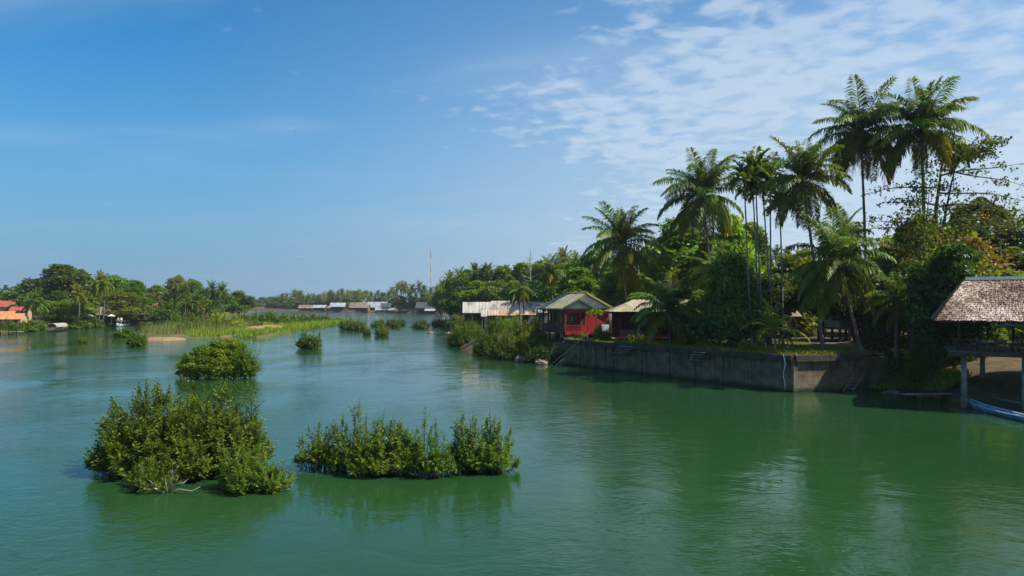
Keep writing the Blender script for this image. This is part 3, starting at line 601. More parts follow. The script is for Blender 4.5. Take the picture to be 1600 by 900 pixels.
fan_px([(556, 36, 632, 0.4, 1.2, 1.1), (590, 36, 638, 0.2, 1.3, 1.2), (528, 20, 630, 0.6, 0.8, 0.6), (612, 38, 646, 0.0, 1.2, 1.1), (634, 22, 662, -0.3, 0.9, 0.8), (580, 36, 680, -0.7, 0.9, 0.8)], 37.6, 5, 'widest and tallest bush of the row of four in the river', leaf=0.17, stems=54, twigs=14, low=0.3, zmin=0.28, ragged=(0.84, 1.0), tipk=0.85)
fan_px([(664, 20, 642, 0.3, 0.8, 0.8), (674, 26, 666, -0.3, 0.9, 0.9), (692, 16, 680, -0.2, 0.7, 0.6)], 37.0, 6, 'third bush of the river row with thin upright twigs', leaf=0.16, stems=44, low=0.3, zmin=0.3, ragged=(0.84, 1.0), tipk=0.85)
fan_px([(734, 34, 636, 0.5, 1.1, 1.0), (758, 40, 650, 0.2, 1.3, 1.1), (778, 34, 654, 0.2, 1.1, 0.9), (718, 20, 652, 0.2, 0.8, 0.6)], 37.6, 7, 'rightmost rounded bush of the row of four in the river', leaf=0.165, stems=52, twigs=13, low=0.3, zmin=0.25, ragged=(0.84, 1.0), tipk=0.85)
def roots():
    rnd = random.Random(4); mb = MB(); b = W(262, 768, 0.0) - Vector((0, 0, 0.15))
    for k, (dx, dz, l) in enumerate([(0.9, 0.5, 1), (0.6, 1.2, 1), (1.4, 0.15, 1), (-0.7, 0.25, 1), (0.25, 0.4, 1)]):
        e = b + Vector((dx, -0.3 - 0.1 * k, dz + 0.15)); m = b.lerp(e, 0.5) + Vector((0, -0.1, 0.2)); mb.tube([b, m, e, e + Vector((dx * 0.3, -0.1, 0.25 - dz * 0.1))], [0.05, 0.04, 0.025, 0.012], 5)
        mb.tube([m, m + Vector((0.3 * dx, -0.2, 0.45))], [0.025, 0.01], 4)
    o = mb.build('dead_branch', M['driftwood'], smooth=True); tag(o, 'bare pale branch sticking out of the water below the small shrub', 'branch')
roots()
# vine covered mound
def vine_mound():
    Y0 = 85.0; g = np.random.default_rng(77); o = empty('vine_mound', ((338 - 800) * Y0 / F, Y0, 0))
    L = [((-2.6, 0, 1.3), 1.75), ((-1.3, 0.4, 2.4), 1.6), ((0.2, 0.3, 2.2), 2.0), ((1.1, 0.6, 3.4), 1.45), ((2.0, 0.3, 1.6), 1.75), ((2.9, 0.2, 1.0), 1.4), ((-0.6, -0.8, 1.2), 1.7), ((1.0, -0.9, 1.1), 1.6), ((-3.4, 0.3, 0.7), 1.2), ((0.5, 0.5, 3.6), 1.1), ((1.6, 0.9, 3.3), 1.3)]
    v, q, t = puff_crown(g, L, 34000, 0.19, flat=0.2, droop=0.35, aspect=0.45, shell=0.86); ok = v.reshape(-1, 4, 3)[:, :, 2].min(1) > 0.03
    v4 = v.reshape(-1, 4, 3)[ok]; t = np.clip(t[ok] * 0.8 + 0.1, 0, 1); v = v4.reshape(-1, 3); q = np.arange(len(v)).reshape(-1, 4)
    link('foliage', mesh_np('foliage', v, q, M['leaf_vine'], t), o)
    shrub_stems(78, [(c, (r, r, r)) for c, r in L], 4, 0.05).build('stem', M['twig'], o, smooth=True)
    tag(o, 'rounded yellow-green mound wrapped in creeper, standing in the river', 'shrub')
vine_mound()
river_shrub([(388, 576, 13, 15, 0, 1.0), (382, 566, 8, 13, 0.2, 0.7)], 84.0, 9, 'small dark shrub at the right edge of the creeper mound', dens=16, leaf=0.26, spike=0.5)
# the smaller bushes out in the channel: copies of three built ones
BUSHP = []
for k in range(3):
    v, q, t, mb = fan_arrays(510 + k, [((-0.7, 0), (0.9, 0.8, 1.7), 0.9), ((0.1, 0.2), (1.0, 0.9, 2.1 - 0.2 * k), 1.1), ((0.8, -0.1), (0.8, 0.8, 1.6 + 0.2 * k), 0.8)], 0.27, stems=34, twigs=9, per=8, wfac=0.24, maxinc=78); x = np.abs(v[:, 0]); BUSHP.append((mesh_np('foliage', v, q, M['leaf_bush'], t), mb.mesh('stem', M['twig']), float(np.percentile(x, 98) * 2), float(np.percentile(v[:, 2], 99.3))))
def channel_bush(x, ytop, ybase, w, label, group='bushes standing in the channel', k=None, name='river_bush'):
    p = W(x, ybase); h = (ybase - ytop) * p.y / F; k = int(x) % 3 if k is None else k; f, st, fw, fh = BUSHP[k]
    o = empty(name, (p.x, p.y + 0.3, 0), 0.35 * math.sin(x)); s = w * p.y / F / fw; o.scale = (s, s, h / fh)
    link('foliage', f, o); link('stem', st, o); return tag(o, label, 'bush', group)
for a in [(483, 520, 545, 40, 'lone spiky bush in mid-river left of the channel bushes'), (212, 519, 541, 32, 'bush in the water beside the sandy tip of the island'),
          (193, 513, 526, 40, 'low wide bush beyond the tip of the island'), (128, 527, 536, 15, 'small round bush alone in the water off the left bank'),
          (452, 500, 511, 20, 'small dark bush against the end of the island'), (545, 498, 515, 34, 'widest of the channel bushes left of the twin bushes'), (560, 500, 516, 24, 'bush grown into the right side of the widest channel bush'),
          (573, 511, 523, 12, 'smallest bush in front of the widest channel bush'), (596, 510, 525, 23, 'round bush closest in front of the channel bushes'),
          (592, 498, 511, 24, 'left one of three bushes grown together in the channel'), (614, 496, 511, 22, 'middle one of three bushes grown together in the channel'), (628, 497, 508, 13, 'right one of three bushes grown together in the channel'),
          (526, 496, 505, 22, 'low bush in the water just past the end of the island'), (658, 499, 513, 28, 'bush in the water left of the low green bushes near the right bank'), (686, 497, 511, 26, 'bright bush in the water near the right bank'), (705, 499, 512, 26, 'dark bush touching the right bank shallows')]:
    channel_bush(*a)
# ================================================================ island growth
def isl_z(p): return np.full(len(p), 0.35)
ip = [(x * 0.94 - 0.06 * -95, y * 0.94 + 0.06 * 245) for x, y in ISL]
pp = scatter(ip, 19000, 3); keep = ~((np.hypot((pp[:, 0] + 82) / 6, (pp[:, 1] - 232) / 18) < 1) | ((pp[:, 1] < 181) & (np.random.default_rng(1).random(len(pp)) < 0.6)))
pp = pp[keep]; cl = np.sin(pp[:, 0] * 0.9) * np.sin(pp[:, 1] * 0.35 + 1) + 0.6 * np.sin(pp[:, 0] * 0.37 + pp[:, 1] * 0.21); pp = pp[cl + np.random.default_rng(2).normal(0, .5, len(pp)) > -0.5]
blades('island_grass', np.concatenate([pp, isl_z(pp)[:, None] + 0.35 * np.sin(pp[:, :1] * .7) * np.sin(pp[:, 1:2] * .23)], 1), 1.5, 0.12, M['grass'], 'tall green grass covering the island', seed=4)
rp_ = scatter([(-106, 200), (-92, 186), (-82, 196), (-84, 240), (-106, 250)], 5200, 5); blades('reed_bed', np.concatenate([rp_, isl_z(rp_)[:, None] - 1.2 * np.random.default_rng(3).random((len(rp_), 1)) * (1 + np.sin(rp_[:, :1] * .8))], 1), 3.3, 0.05, M['reed'], 'tall pale reeds growing on the island', lean=0.3, seed=6, cat='reeds')
def big_leaf_clump():
    g = np.random.default_rng(9); Y0 = 222.0; o = empty('broad_leaf_clump', ((350 - 800) * Y0 / F, Y0, 0.5)); n = 170
    pos = np.stack([g.normal(0, 3.4, n), g.normal(0, 2.0, n), g.uniform(0.5, 4.4, n)], 1); pos[:, 2] *= np.clip(1.25 - np.abs(pos[:, 0]) / 9, 0.3, 1.2)
    d = nrm(np.stack([g.normal(0, 0.7, n), g.normal(0, 0.7, n), g.uniform(0.3, 1.2, n)], 1)); v, q = leaf_arrays(pos, d, ball(g, n), g.uniform(1.4, 2.6, n), g.uniform(0.25, 0.42, n), 0.25)
    link('foliage', mesh_np('foliage', v, q, M['banana'], g.random(n)), o); mb = MB()
    for i in range(0, n, 3): mb.tube([(pos[i, 0] * 0.85, pos[i, 1] * 0.85, -0.3), tuple(pos[i])], [0.09, 0.05], 4, cap=False)
    mb.build('stem', M['leaf_light'], o); tag(o, 'bright yellow-green broad-leaved clump above the island reeds', 'plant')
big_leaf_clump()
for k, (x, yt, yb, w) in enumerate([(418, 487, 508, 34), (440, 491, 510, 40), (470, 492, 507, 44), (498, 492, 505, 34), (380, 490, 512, 40), (405, 490, 505, 30), (300, 490, 516, 40), (275, 492, 514, 24), (320, 497, 521, 40), (355, 500, 519, 36), (290, 503, 524, 30), (395, 503, 516, 30), (455, 494, 509, 34), (485, 494, 507, 30)]):
    channel_bush(x, yt, yb, w, ['bright shrub at the top of the red sand patch', 'tall shrub right of the red sand patch on the island', 'wide shrub in the long hedge at the island end', 'last shrub on the far end of the island',
                 'shrub between the broad-leaved clump and the sand patch', 'shrub behind the red sand patch on the island', 'shrub in the reeds left of the broad-leaved clump', 'low shrub at the left edge of the reeds', 'shrub on the front shore of the island below the reeds', 'shrub on the front shore below the broad-leaved clump', 'small shrub near the sandy tip in front of the reeds', 'shrub at the left foot of the red sand patch', 'shrub in the hedge right of the red sand patch', 'low shrub near the far end of the island hedge'][k], 'shrubs growing on the island', name='island_shrub')
for o in list(col.objects):
    if o.name.startswith('island_shrub'): o.location.z = 0.3
tipp = island('sand_tip', [(-92, 171.5), (-84, 170.5), (-80, 174), (-84, 180), (-92, 181)], [(1.05, -0.2), (0.9, 0.25), (0.5, 0.5), (0.0, 0.6)], M['sand'], 'bare sandy tip of the island')
sandp = island('sand_patch', [(-88, 214), (-79, 214), (-77, 232), (-78, 250), (-86, 252)], [(1.05, -0.2), (0.9, 0.7), (0.5, 1.5), (0.0, 1.8)], M['sand'], 'bare red-brown sand mound on the island')
# ================================================================ structures on the right bank
M['concrete'] = surf_mat('concrete', (0.11, 0.080, 0.055), (0.25, 0.195, 0.14), scale=0.9, bump=0.5, cc=(0.055, 0.045, 0.034), cscale=0.45, stretch=(1, 1, 1.6), bscale=5)
def wall_mat():
    m, N, L, nn = new_mat('concrete'); tc = nn('ShaderNodeTexCoord'); sep = nn('ShaderNodeSeparateXYZ'); L.new(tc.outputs['Object'], sep.inputs[0])
    def noise(st, sc_, det=6.0): mp = nn('ShaderNodeMapping'); mp.inputs['Scale'].default_value = st; L.new(tc.outputs['Object'], mp.inputs[0]); n = nn('ShaderNodeTexNoise', i_Scale=sc_, i_Detail=det, i_Roughness=0.62); L.new(mp.outputs[0], n.inputs['Vector']); return n.outputs[0]
    def mr(v, a, b, c, d): n = nn('ShaderNodeMapRange'); L.new(v, n.inputs['Value']); [setattr(n.inputs[k], 'default_value', q) for k, q in zip(('From Min', 'From Max', 'To Min', 'To Max'), (a, b, c, d))]; return n.outputs[0]
    def mixc(f, A, B): n = nn('ShaderNodeMix', data_type='RGBA'); L.new(f, n.inputs['Factor']); [L.new(v, n.inputs[k]) if not isinstance(v, tuple) else setattr(n.inputs[k], 'default_value', (*v, 1)) for k, v in (('A', A), ('B', B))]; return n.outputs['Result']
    def mth(op, a, b): n = nn('ShaderNodeMath', operation=op, use_clamp=True); [L.new(v, n.inputs[i]) if not isinstance(v, float) else setattr(n.inputs[i], 'default_value', v) for i, v in enumerate((a, b))]; return n.outputs[0]
    c = mixc(mr(noise((1, 1, 1.4), 0.8), 0.35, 0.65, 0, 1), (0.115, 0.080, 0.052), (0.235, 0.175, 0.120))
    c = mixc(mr(noise((0.3, 0.3, 5), 0.9), 0.52, 0.62, 0, 0.6), c, (0.13, 0.09, 0.06))                       # board marks
    streak = mr(noise((2.6, 2.6, 0.22), 1.0), 0.47, 0.62, 0, 1); c = mixc(mth('MULTIPLY', streak, mr(sep.outputs[2], 0.6, 3.3, 0.15, 0.95)), c, (0.035, 0.030, 0.022))   # run-off stains
    algae = mth('MULTIPLY', mr(mth('ADD', sep.outputs[2], mth('MULTIPLY', noise((1, 1, 1), 1.2), 0.9)), 0.55, 1.0, 1, 0), 0.9); c = mixc(algae, c, (0.022, 0.026, 0.012))
    p = nn('ShaderNodeBsdfPrincipled', i_Roughness=0.85); p.inputs['Specular IOR Level'].default_value = 0.2; L.new(c, p.inputs['Base Color'])
    b = nn('ShaderNodeBump', i_Strength=0.6, i_Distance=0.05); L.new(noise((1, 1, 1), 4.0), b.inputs['Height']); L.new(b.outputs[0], p.inputs['Normal']); o = nn('ShaderNodeOutputMaterial'); L.new(p.outputs[0], o.inputs[0]); return m
M['concrete'] = wall_mat()
M['concrete_dark'] = surf_mat('concrete_dark', (0.028, 0.024, 0.018), (0.075, 0.062, 0.045), scale=1.5, bump=0.5, bscale=6)
M['concrete_post'] = surf_mat('concrete_post', (0.15, 0.13, 0.105), (0.27, 0.24, 0.20), scale=1.2, bump=0.3, cc=(0.11, 0.11, 0.09), cscale=0.5)
M['red'] = surf_mat('red', (0.26, 0.018, 0.010), (0.38, 0.034, 0.016), scale=2.0, rough=0.6, bump=0.25, stretch=(0.6, 0.6, 4))
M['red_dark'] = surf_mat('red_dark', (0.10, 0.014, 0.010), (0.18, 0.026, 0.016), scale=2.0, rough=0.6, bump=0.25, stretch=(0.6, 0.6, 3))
M['white_wall'] = surf_mat('white_wall', (0.55, 0.54, 0.52), (0.76, 0.75, 0.73), scale=1.0, rough=0.8, bump=0.15, cc=(0.42, 0.41, 0.39), cscale=0.7)
M['barge_yellow'] = plain_mat('barge_yellow', (0.36, 0.34, 0.11))
M['barge_green'] = plain_mat('barge_green', (0.055, 0.13, 0.075))
M['fibre_roof'] = surf_mat('fibre_roof', (0.28, 0.245, 0.155), (0.42, 0.375, 0.245), scale=1.2, bump=0.4, cc=(0.20, 0.17, 0.12), cscale=0.6, stretch=(1, 1, 1))
M['tin'] = surf_mat('tin', (0.40, 0.375, 0.33), (0.53, 0.50, 0.45), scale=1.0, rough=0.55, bump=0.2, cc=(0.25, 0.21, 0.165), cscale=0.5, stretch=(1, 1, 0.5))
M['tin_rust'] = surf_mat('tin_rust', (0.42, 0.23, 0.12), (0.55, 0.36, 0.22), scale=1.3, rough=0.7, bump=0.2, cc=(0.50, 0.45, 0.38), cscale=0.6)
M['tin_brown'] = surf_mat('tin_brown', (0.13, 0.080, 0.055), (0.25, 0.165, 0.115), scale=0.6, rough=0.75, bump=0.2, cc=(0.30, 0.24, 0.20), cscale=0.25)
M['tin_grey'] = surf_mat('tin_grey', (0.27, 0.29, 0.31), (0.43, 0.45, 0.48), scale=0.4, rough=0.5, bump=0.2, cc=(0.25, 0.24, 0.24), cscale=0.2)
M['tin_dark'] = surf_mat('tin_dark', (0.045, 0.05, 0.055), (0.10, 0.10, 0.10), scale=0.5, rough=0.6, bump=0.2)
M['wood_dark'] = surf_mat('wood_dark', (0.035, 0.024, 0.016), (0.095, 0.066, 0.044), scale=2.5, bump=0.4, stretch=(1, 1, 0.3))
M['wood_grey'] = surf_mat('wood_grey', (0.13, 0.115, 0.10), (0.27, 0.245, 0.215), scale=2.0, bump=0.4, stretch=(0.3, 0.3, 3))
M['wood_pale'] = surf_mat('wood_pale', (0.26, 0.23, 0.19), (0.44, 0.40, 0.34), scale=2.0, bump=0.3, stretch=(1, 1, 0.4))
M['blue_paint'] = plain_mat('blue_paint', (0.16, 0.24, 0.32)); M['pale_blue'] = plain_mat('pale_blue', (0.50, 0.60, 0.68))
M['ridge_metal'] = plain_mat('ridge_metal', (0.10, 0.135, 0.155), rough=0.5); M['dark_glass'] = plain_mat('dark_glass', (0.018, 0.018, 0.02), rough=0.15, spec=0.5)
M['cloth'] = plain_mat('cloth', (0.040, 0.042, 0.075)); M['cloth_white'] = plain_mat('cloth_white', (0.6, 0.6, 0.62))
M['yellow'] = plain_mat('yellow', (0.50, 0.33, 0.03)); M['brick_wall'] = plain_mat('brick_wall', (0.26, 0.13, 0.08))
M['orange_tile'] = surf_mat('orange_tile', (0.42, 0.16, 0.06), (0.58, 0.26, 0.11), scale=0.8, bump=0.4); M['red_tile'] = surf_mat('red_tile', (0.26, 0.06, 0.04), (0.38, 0.11, 0.075), scale=0.8, bump=0.4)
M['cream'] = plain_mat('cream', (0.52, 0.40, 0.25)); M['boat_white'] = plain_mat('boat_white', (0.75, 0.75, 0.74)); M['boat_blue'] = surf_mat('boat_blue', (0.05, 0.14, 0.24), (0.13, 0.30, 0.46), scale=3, cc=(0.30, 0.36, 0.40), cscale=1.1, bump=0.2); M['thatch'] = surf_mat('thatch', (0.10, 0.070, 0.048), (0.42, 0.34, 0.27), scale=2.2, bump=0.8, stretch=(3, 0.6, 0.6), cc=(0.13, 0.075, 0.048), cscale=0.55)
M['hose'] = plain_mat('hose', (0.18, 0.36, 0.36)); M['mast_red'] = plain_mat('mast_red', (0.50, 0.13, 0.10)); M['mast_white'] = plain_mat('mast_white', (0.65, 0.65, 0.66))

# ---- the river wall: panels between pilasters
def river_wall():
    A, B, C_ = Vector((8.0, 103.6, 0)), Vector((28.5, 71.2, 0)), Vector((36.2, 73.4, 0)); o = empty('river_wall', A)
    def ratio(px):                                        # where the wall line is crossed by the sight line of a photo column
        k = (px - 800) / F; d = B - A; return (k * A.y - A.x) / (d.x - k * d.y)
    cuts = [0.0] + [ratio(p) for p in (905, 917, 931, 945, 958, 1002, 1045, 1085, 1128, 1173)] + [1.0]
    d = (B - A).normalized(); n = Vector((d.y, -d.x, 0)); n = -n if n.x > 0 else n; rz = math.atan2(d.y, d.x); Lw = (B - A).length
    def panel(p, q, top0, top1, nn_, th=0.5):
        mb = MB(); t = nn_ * -th
        v = [p + Vector((0, 0, -1)), q + Vector((0, 0, -1)), q + Vector((0, 0, top1)), p + Vector((0, 0, top0))]; w = [a + t for a in v]
        mb.quad(*v); mb.quad(*w[::-1]); mb.quad(v[3], v[2], w[2], w[3]); mb.quad(v[1], w[1], w[2], v[2]); mb.quad(v[0], v[3], w[3], w[0]); mb.v = [tuple(Vector(x) - A) for x in mb.v]; mb.build('panel', M['concrete'], o)
    for i in range(len(cuts) - 1):
        p = A + d * (Lw * cuts[i] + 0.004); q = A + d * (Lw * cuts[i + 1] - 0.004); panel(p, q, 3.5, 3.5, n)
        if i:
            c = A + d * (Lw * cuts[i]) + n * 0.13; MB().box(tuple(c - A + Vector((0, 0, 1.25))), (0.36, 0.22, 4.5), rz).build('pilaster', M['concrete'], o)
        # the coping blocks, darker with algae
        m = (p + q) / 2 + n * 0.04; MB().box(tuple(m - A + Vector((0, 0, 3.40 + 0.03 * (i % 2)))), ((q - p).length * 0.996, 0.7, 0.62), rz).build('coping', M['concrete_dark'], o)
    d2 = (C_ - B).normalized(); n2 = Vector((d2.y, -d2.x, 0))
    L2 = (C_ - B).length
    for i in range(2):
        p = B + d2 * (L2 * i / 2 + 0.01); q = B + d2 * (L2 * (i + 1) / 2 - 0.01); panel(p, q, 3.5, 3.5, n2)
        m = (p + q) / 2 + n2 * 0.05; MB().box(tuple(m - A + Vector((0, 0, 3.41))), ((q - p).length * 0.995, 0.7, 0.60), math.atan2(d2.y, d2.x)).build('coping', M['concrete_dark'], o)
    MB().box(tuple(B - A + Vector((0, 0, 1.2))), (0.4, 0.4, 4.4), 0.4).build('pilaster', M['concrete'], o)
    tag(o, 'long dark concrete river wall with pilasters below the palms', 'wall')
    return A, B, d, n, rz, ratio, Lw
WA, WB, WD, WN, WRZ, wall_ratio, WL = river_wall()
def stairs(px0, px1, label, steps, full=False):
    """timber treads fixed to the face of the wall"""
    p = WA + WD * WL * wall_ratio(px0); q = WA + WD * WL * wall_ratio(px1); o = empty('wooden_steps', p)
    for k in range(steps):
        t = k / max(1, steps - 1); c = (q - p) * (1 - t) * 0.35 + (q - p) * 0.5 + WN * (0.55) + Vector((0, 0, 3.35 - 0.3 * k)); MB().box(tuple(c), ((q - p).length * 0.8, 0.55, 0.07), WRZ).build('tread', M['wood_grey'], o)
    for s in (-0.35, 0.35):
        a = (q - p) * (0.5 + s + 0.35) + WN * 0.55 + Vector((0, 0, 3.3)); MB().bar(a, a - (q - p) * 0.35 - Vector((0, 0, 0.3 * steps)), 0.06, 0.14).build('stringer', M['wood_dark'], o)
    tag(o, label, 'steps')
stairs(962, 988, 'short flight of grey steps beside the four narrow pilasters', 4)
stairs(1082, 1102, 'short flight of grey steps below the red deck', 4)
def long_stairs():
    top = at(924, 535, 99.5); foot = at(880, 568, 103.2); o = empty('wooden_stairway', foot); d = top - foot; side = Vector((0.85, 0.5, 0)) * 0.75
    for s in (-0.5, 0.5): MB().bar(side * s - d * 0.05, d + side * s, 0.09, 0.22).build('stringer', M['wood_grey'], o)
    for k in range(10): MB().box(tuple(d * ((k + 0.6) / 10.2) + Vector((0, 0, 0.13))), (1.5, 0.34, 0.06), 0.53).build('tread', M['wood_grey'], o)
    for t, h in ((0.62, 1.0), (0.95, 1.2)): MB().bar(d * t - side * 0.6 + Vector((0, 0, -0.4)), d * t - side * 0.6 + Vector((0, 0, h)), 0.07, 0.07).build('post', M['wood_pale'], o)
    MB().tube([d * -0.35 - side * 0.75 + Vector((-0.6, 0, 0.4)), d * 0.95 - side * 0.6 + Vector((0, 0, 1.25))], [0.05, 0.045], 6).build('handrail', M['wood_pale'], o)
    MB().bar(d * 0.55 + Vector((0, 0, -2.6)), d * 0.55 + Vector((0, 0, 0)), 0.12, 0.12).build('support', M['wood_pale'], o)
    tag(o, 'wooden stairway with pole handrail down to the water by the red house', 'stairs')
long_stairs()
def ladder():
    a, b = at(1336, 583, 73.3), at(1316, 610, 72.0); o = empty('ladder', (b.x, b.y, 0)); o0 = Vector((b.x, b.y, 0)); s = Vector((1.0, 0.1, 0))
    for k in (0, 1): MB().bar(b - o0 + s * k - Vector((0, 0, .3)), a - o0 + s * k, 0.1, 0.1).build('rail', M['wood_grey'], o)
    for k in range(5): p = b.lerp(a, (k + 0.5) / 5) - o0; MB().bar(p - s * 0.08, p + s * 1.08, 0.08, 0.07).build('rung', M['wood_grey'], o)
    tag(o, 'rough timber ladder leaning at the end of the river wall', 'ladder')
ladder()
for px, lb in ((1227, 'pale green hose hanging down the wall left of its corner'), (1243, 'thin hose hanging down the wall right of its corner')):
    p = at(px, 556, 71.3 if px < 1235 else 71.6); p.y -= 0.45; p.x -= 0.3 if px < 1235 else 0
    pts = [p + Vector((0, 0.9, 0.2)), p + Vector((0, 0.2, 0.18))] + [p + Vector((0.10 * math.sin(k * 1.3), -0.02, -0.25 - 0.45 * k)) for k in range(8)]
    tag(MB().tube(pts, 0.03, 5).build('hose', M['hose'], smooth=True), lb, 'hose')

def sheet_roof(o, name, P, n, mat, th=0.06, gap=0.012, corr=0.03, lift=0.0):
    """a slope made of n separate corrugated sheets; P = eave start, eave end, ridge end, ridge start"""
    a, b, c, d = [Vector(p) for p in P]; nv = (b - a).cross(d - a).normalized(); nv = nv if nv.z > 0 else -nv
    for i in range(n):
        t0, t1 = i / n + gap / n, (i + 1) / n - gap / n; k = 8; mb = MB(); off = nv * (lift + 0.02 * (i % 2))
        top = []; bot = []
        for j in range(k + 1):
            t = t0 + (t1 - t0) * j / k; w = nv * (corr if j % 2 else -corr); top.append((a.lerp(b, t) + w + off, d.lerp(c, t) + w + off))
        for j in range(k): mb.quad(top[j][0], top[j + 1][0], top[j + 1][1], top[j][1])
        for j in range(k): mb.quad(*(x - nv * th for x in (top[j][1], top[j + 1][1], top[j + 1][0], top[j][0])))
        for j in range(k): mb.quad(top[j][0] - nv * th, top[j + 1][0] - nv * th, top[j + 1][0], top[j][0])
        mb.build(name, mat, o)

# ---- the red house
def red_house():
    G = 3.5; o = empty('red_house', (7.4, 106, G), math.atan2(.216, .977)); fl, ev, rg = 1.15, 4.72, 7.15
    # floor slab and under-floor
    MB().box((4.5, 7.0, fl - 0.15), (8.0, 13.0, 0.3)).build('floor', M['red_dark'], o)
    for u in (0.7, 3.4, 5.8, 8.2):
        for v in (0.8, 5, 9, 13): MB().box((u, v, (fl - 0.3) / 2 - 0.9), (0.28, 0.28, fl + 1.5)).build('stilt', M['concrete_dark'], o)
    # main walls
    w = MB().box((6.35, 2.0, (fl + ev) / 2 - 0.1), (3.9, 0.14, ev - fl + 0.2)).build('front_wall', M['red'], o)
    for k in range(9): MB().box((6.35, 1.915, fl + 0.2 + k * 0.4), (3.86, 0.03, 0.37)).build('board', M['red'], w)
    MB().box((6.35, 2.0, fl / 2 - 0.15), (3.9, 0.12, fl + 0.2)).build('base_wall', M['red_dark'], o)
    MB().box((8.25, 7.5, (fl + ev) / 2), (0.14, 11.0, ev - fl)).build('side_wall', M['white_wall'], o)
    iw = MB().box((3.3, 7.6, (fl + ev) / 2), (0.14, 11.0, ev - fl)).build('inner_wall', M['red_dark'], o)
    for v in (4.5, 8, 11): MB().box((3.2, v, fl + 1.6), (0.08, 1.3, 1.5)).build('window', M['dark_glass'], iw)
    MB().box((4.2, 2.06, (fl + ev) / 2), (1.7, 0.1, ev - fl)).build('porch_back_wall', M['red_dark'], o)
    dr = MB().box((4.15, 1.98, fl + 1.15), (0.95, 0.06, 2.2)).build('door', M['wood_dark'], o); MB().box((3.8, 1.93, fl + 1.1), (0.06, 0.06, 0.14)).build('handle', M['cream'], dr)
    # veranda posts
    for u, v in ((0.75, 0.25), (3.2, 0.25), (4.4, 0.25), (0.75, 3.5), (0.75, 6.8), (0.75, 10.0), (0.75, 13.2)):
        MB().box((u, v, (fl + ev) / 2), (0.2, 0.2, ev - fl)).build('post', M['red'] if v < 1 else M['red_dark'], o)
    # solid lower wall and rail of the river side, balustrade in front
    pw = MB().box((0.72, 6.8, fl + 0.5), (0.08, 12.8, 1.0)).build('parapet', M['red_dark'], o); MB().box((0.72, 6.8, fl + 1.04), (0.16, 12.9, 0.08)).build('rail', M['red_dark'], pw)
    for k in range(5): MB().box((0.72, 1.9 + 2.6 * k, ev - 0.35), (0.06, 2.2, 0.42)).build('fretwork', M['red_dark'], o)
    bl = MB().box((1.98, 0.22, fl + 1.0), (2.2, 0.14, 0.1)).build('balustrade_rail', M['red'], o); MB().box((1.98, 0.22, fl + 0.1), (2.2, 0.12, 0.1)).build('bottom_rail', M['red'], bl)
    mb = MB()
    for k in range(11): mb.box((1.0 + 0.2 * k, 0.22, fl + 0.55), (0.07, 0.07, 0.8))
    tag(mb.build('balusters', M['red'], bl), kind='stuff')
    MB().box((2.6, 0.2, ev - 0.3), (3.8, 0.12, 0.55)).build('beam', M['red'], o); MB().box((2.6, 0.12, fl - 0.15), (3.9, 0.1, 0.45)).build('fascia', M['red'], o)
    MB().box((3.8, 0.24, fl + 0.5), (1.1, 0.1, 1.0)).build('porch_panel', M['red'], o)
    # arches in the porch opening
    mb = MB()
    for k in range(9):
        t0, t1 = math.pi * k / 9, math.pi * (k + 1) / 9; p = lambda t: (2.0 - 1.1 * math.cos(t), 0.2, ev - 1.0 + 0.45 * math.sin(t)); mb.bar(p(t0), p(t1), 0.1, 0.12)
    mb.build('arch', M['red'], o)
    # gables
    def tri(u0, u1, zt, v, zb, name, mat, th=0.1):
        m = MB(); c = (u0 + u1) / 2; f = [(u0, v, zb), (u1, v, zb), (c, v, zt)]; b = [(x, y + th, z) for x, y, z in f]; m.quad(*f); m.quad(*b[::-1]); m.quad(f[0], b[0], b[1], f[1]); m.quad(f[1], b[1], b[2], f[2]); m.quad(f[2], b[2], b[0], f[0]); m.build(name, mat, o)
    tri(0.5, 8.5, rg - 0.3, 1.9, ev - 0.1, 'gable', M['white_wall']); tri(0.7, 4.7, 6.0, 0.2, ev - 0.05, 'porch_gable', M['white_wall'])
    # roofs
    sheet_roof(o, 'roof_sheet', [(-0.1, 1.3, ev - 0.08), (-0.1, 14.2, ev - 0.08), (4.5, 14.2, rg), (4.5, 1.3, rg)], 7, M['fibre_roof'])
    sheet_roof(o, 'roof_sheet', [(9.1, 1.3, ev - 0.08), (9.1, 14.2, ev - 0.08), (4.5, 14.2, rg), (4.5, 1.3, rg)], 7, M['fibre_roof'])
    sheet_roof(o, 'porch_roof_sheet', [(-0.1, -0.5, ev - 0.02), (-0.1, 3.2, ev - 0.02), (2.65, 3.2, 6.15), (2.65, -0.5, 6.15)], 3, M['fibre_roof'], lift=0.05)
    sheet_roof(o, 'porch_roof_sheet', [(5.4, -0.5, ev - 0.02), (5.4, 2.6, ev - 0.02), (2.65, 2.6, 6.15), (2.65, -0.5, 6.15)], 3, M['fibre_roof'], lift=0.05)
    for s, mt in (((-0.15, 5.45), 'barge_green'),):
        for u in s: MB().bar((u, -0.53, ev - 0.12), (2.65, -0.53, 6.08), 0.05, 0.26).build('barge_board', M[mt], o)
    for u in (-0.15, 9.15): MB().bar((u, 1.26, ev - 0.18), (4.5, 1.26, rg - 0.08), 0.05, 0.28).build('barge_board', M['barge_yellow'], o)
    MB().box((-0.16, 6.8, ev - 0.14), (0.06, 14.6, 0.24)).build('eave_board', M['barge_green'], o)
    MB().tube([(4.5, 1.1, rg + 0.05), (4.5, 14.3, rg + 0.05)], 0.12, 6).build('ridge_cap', M['fibre_roof'], o)
    # white plinth on the right
    MB().box((7.6, 1.6, fl * 0.5 + 0.7), (1.2, 0.1, 1.9)).build('pale_panel', M['pale_blue'], o)
    tag(o, 'red wooden house with veranda and tan roof on the river wall', 'house')
red_house()
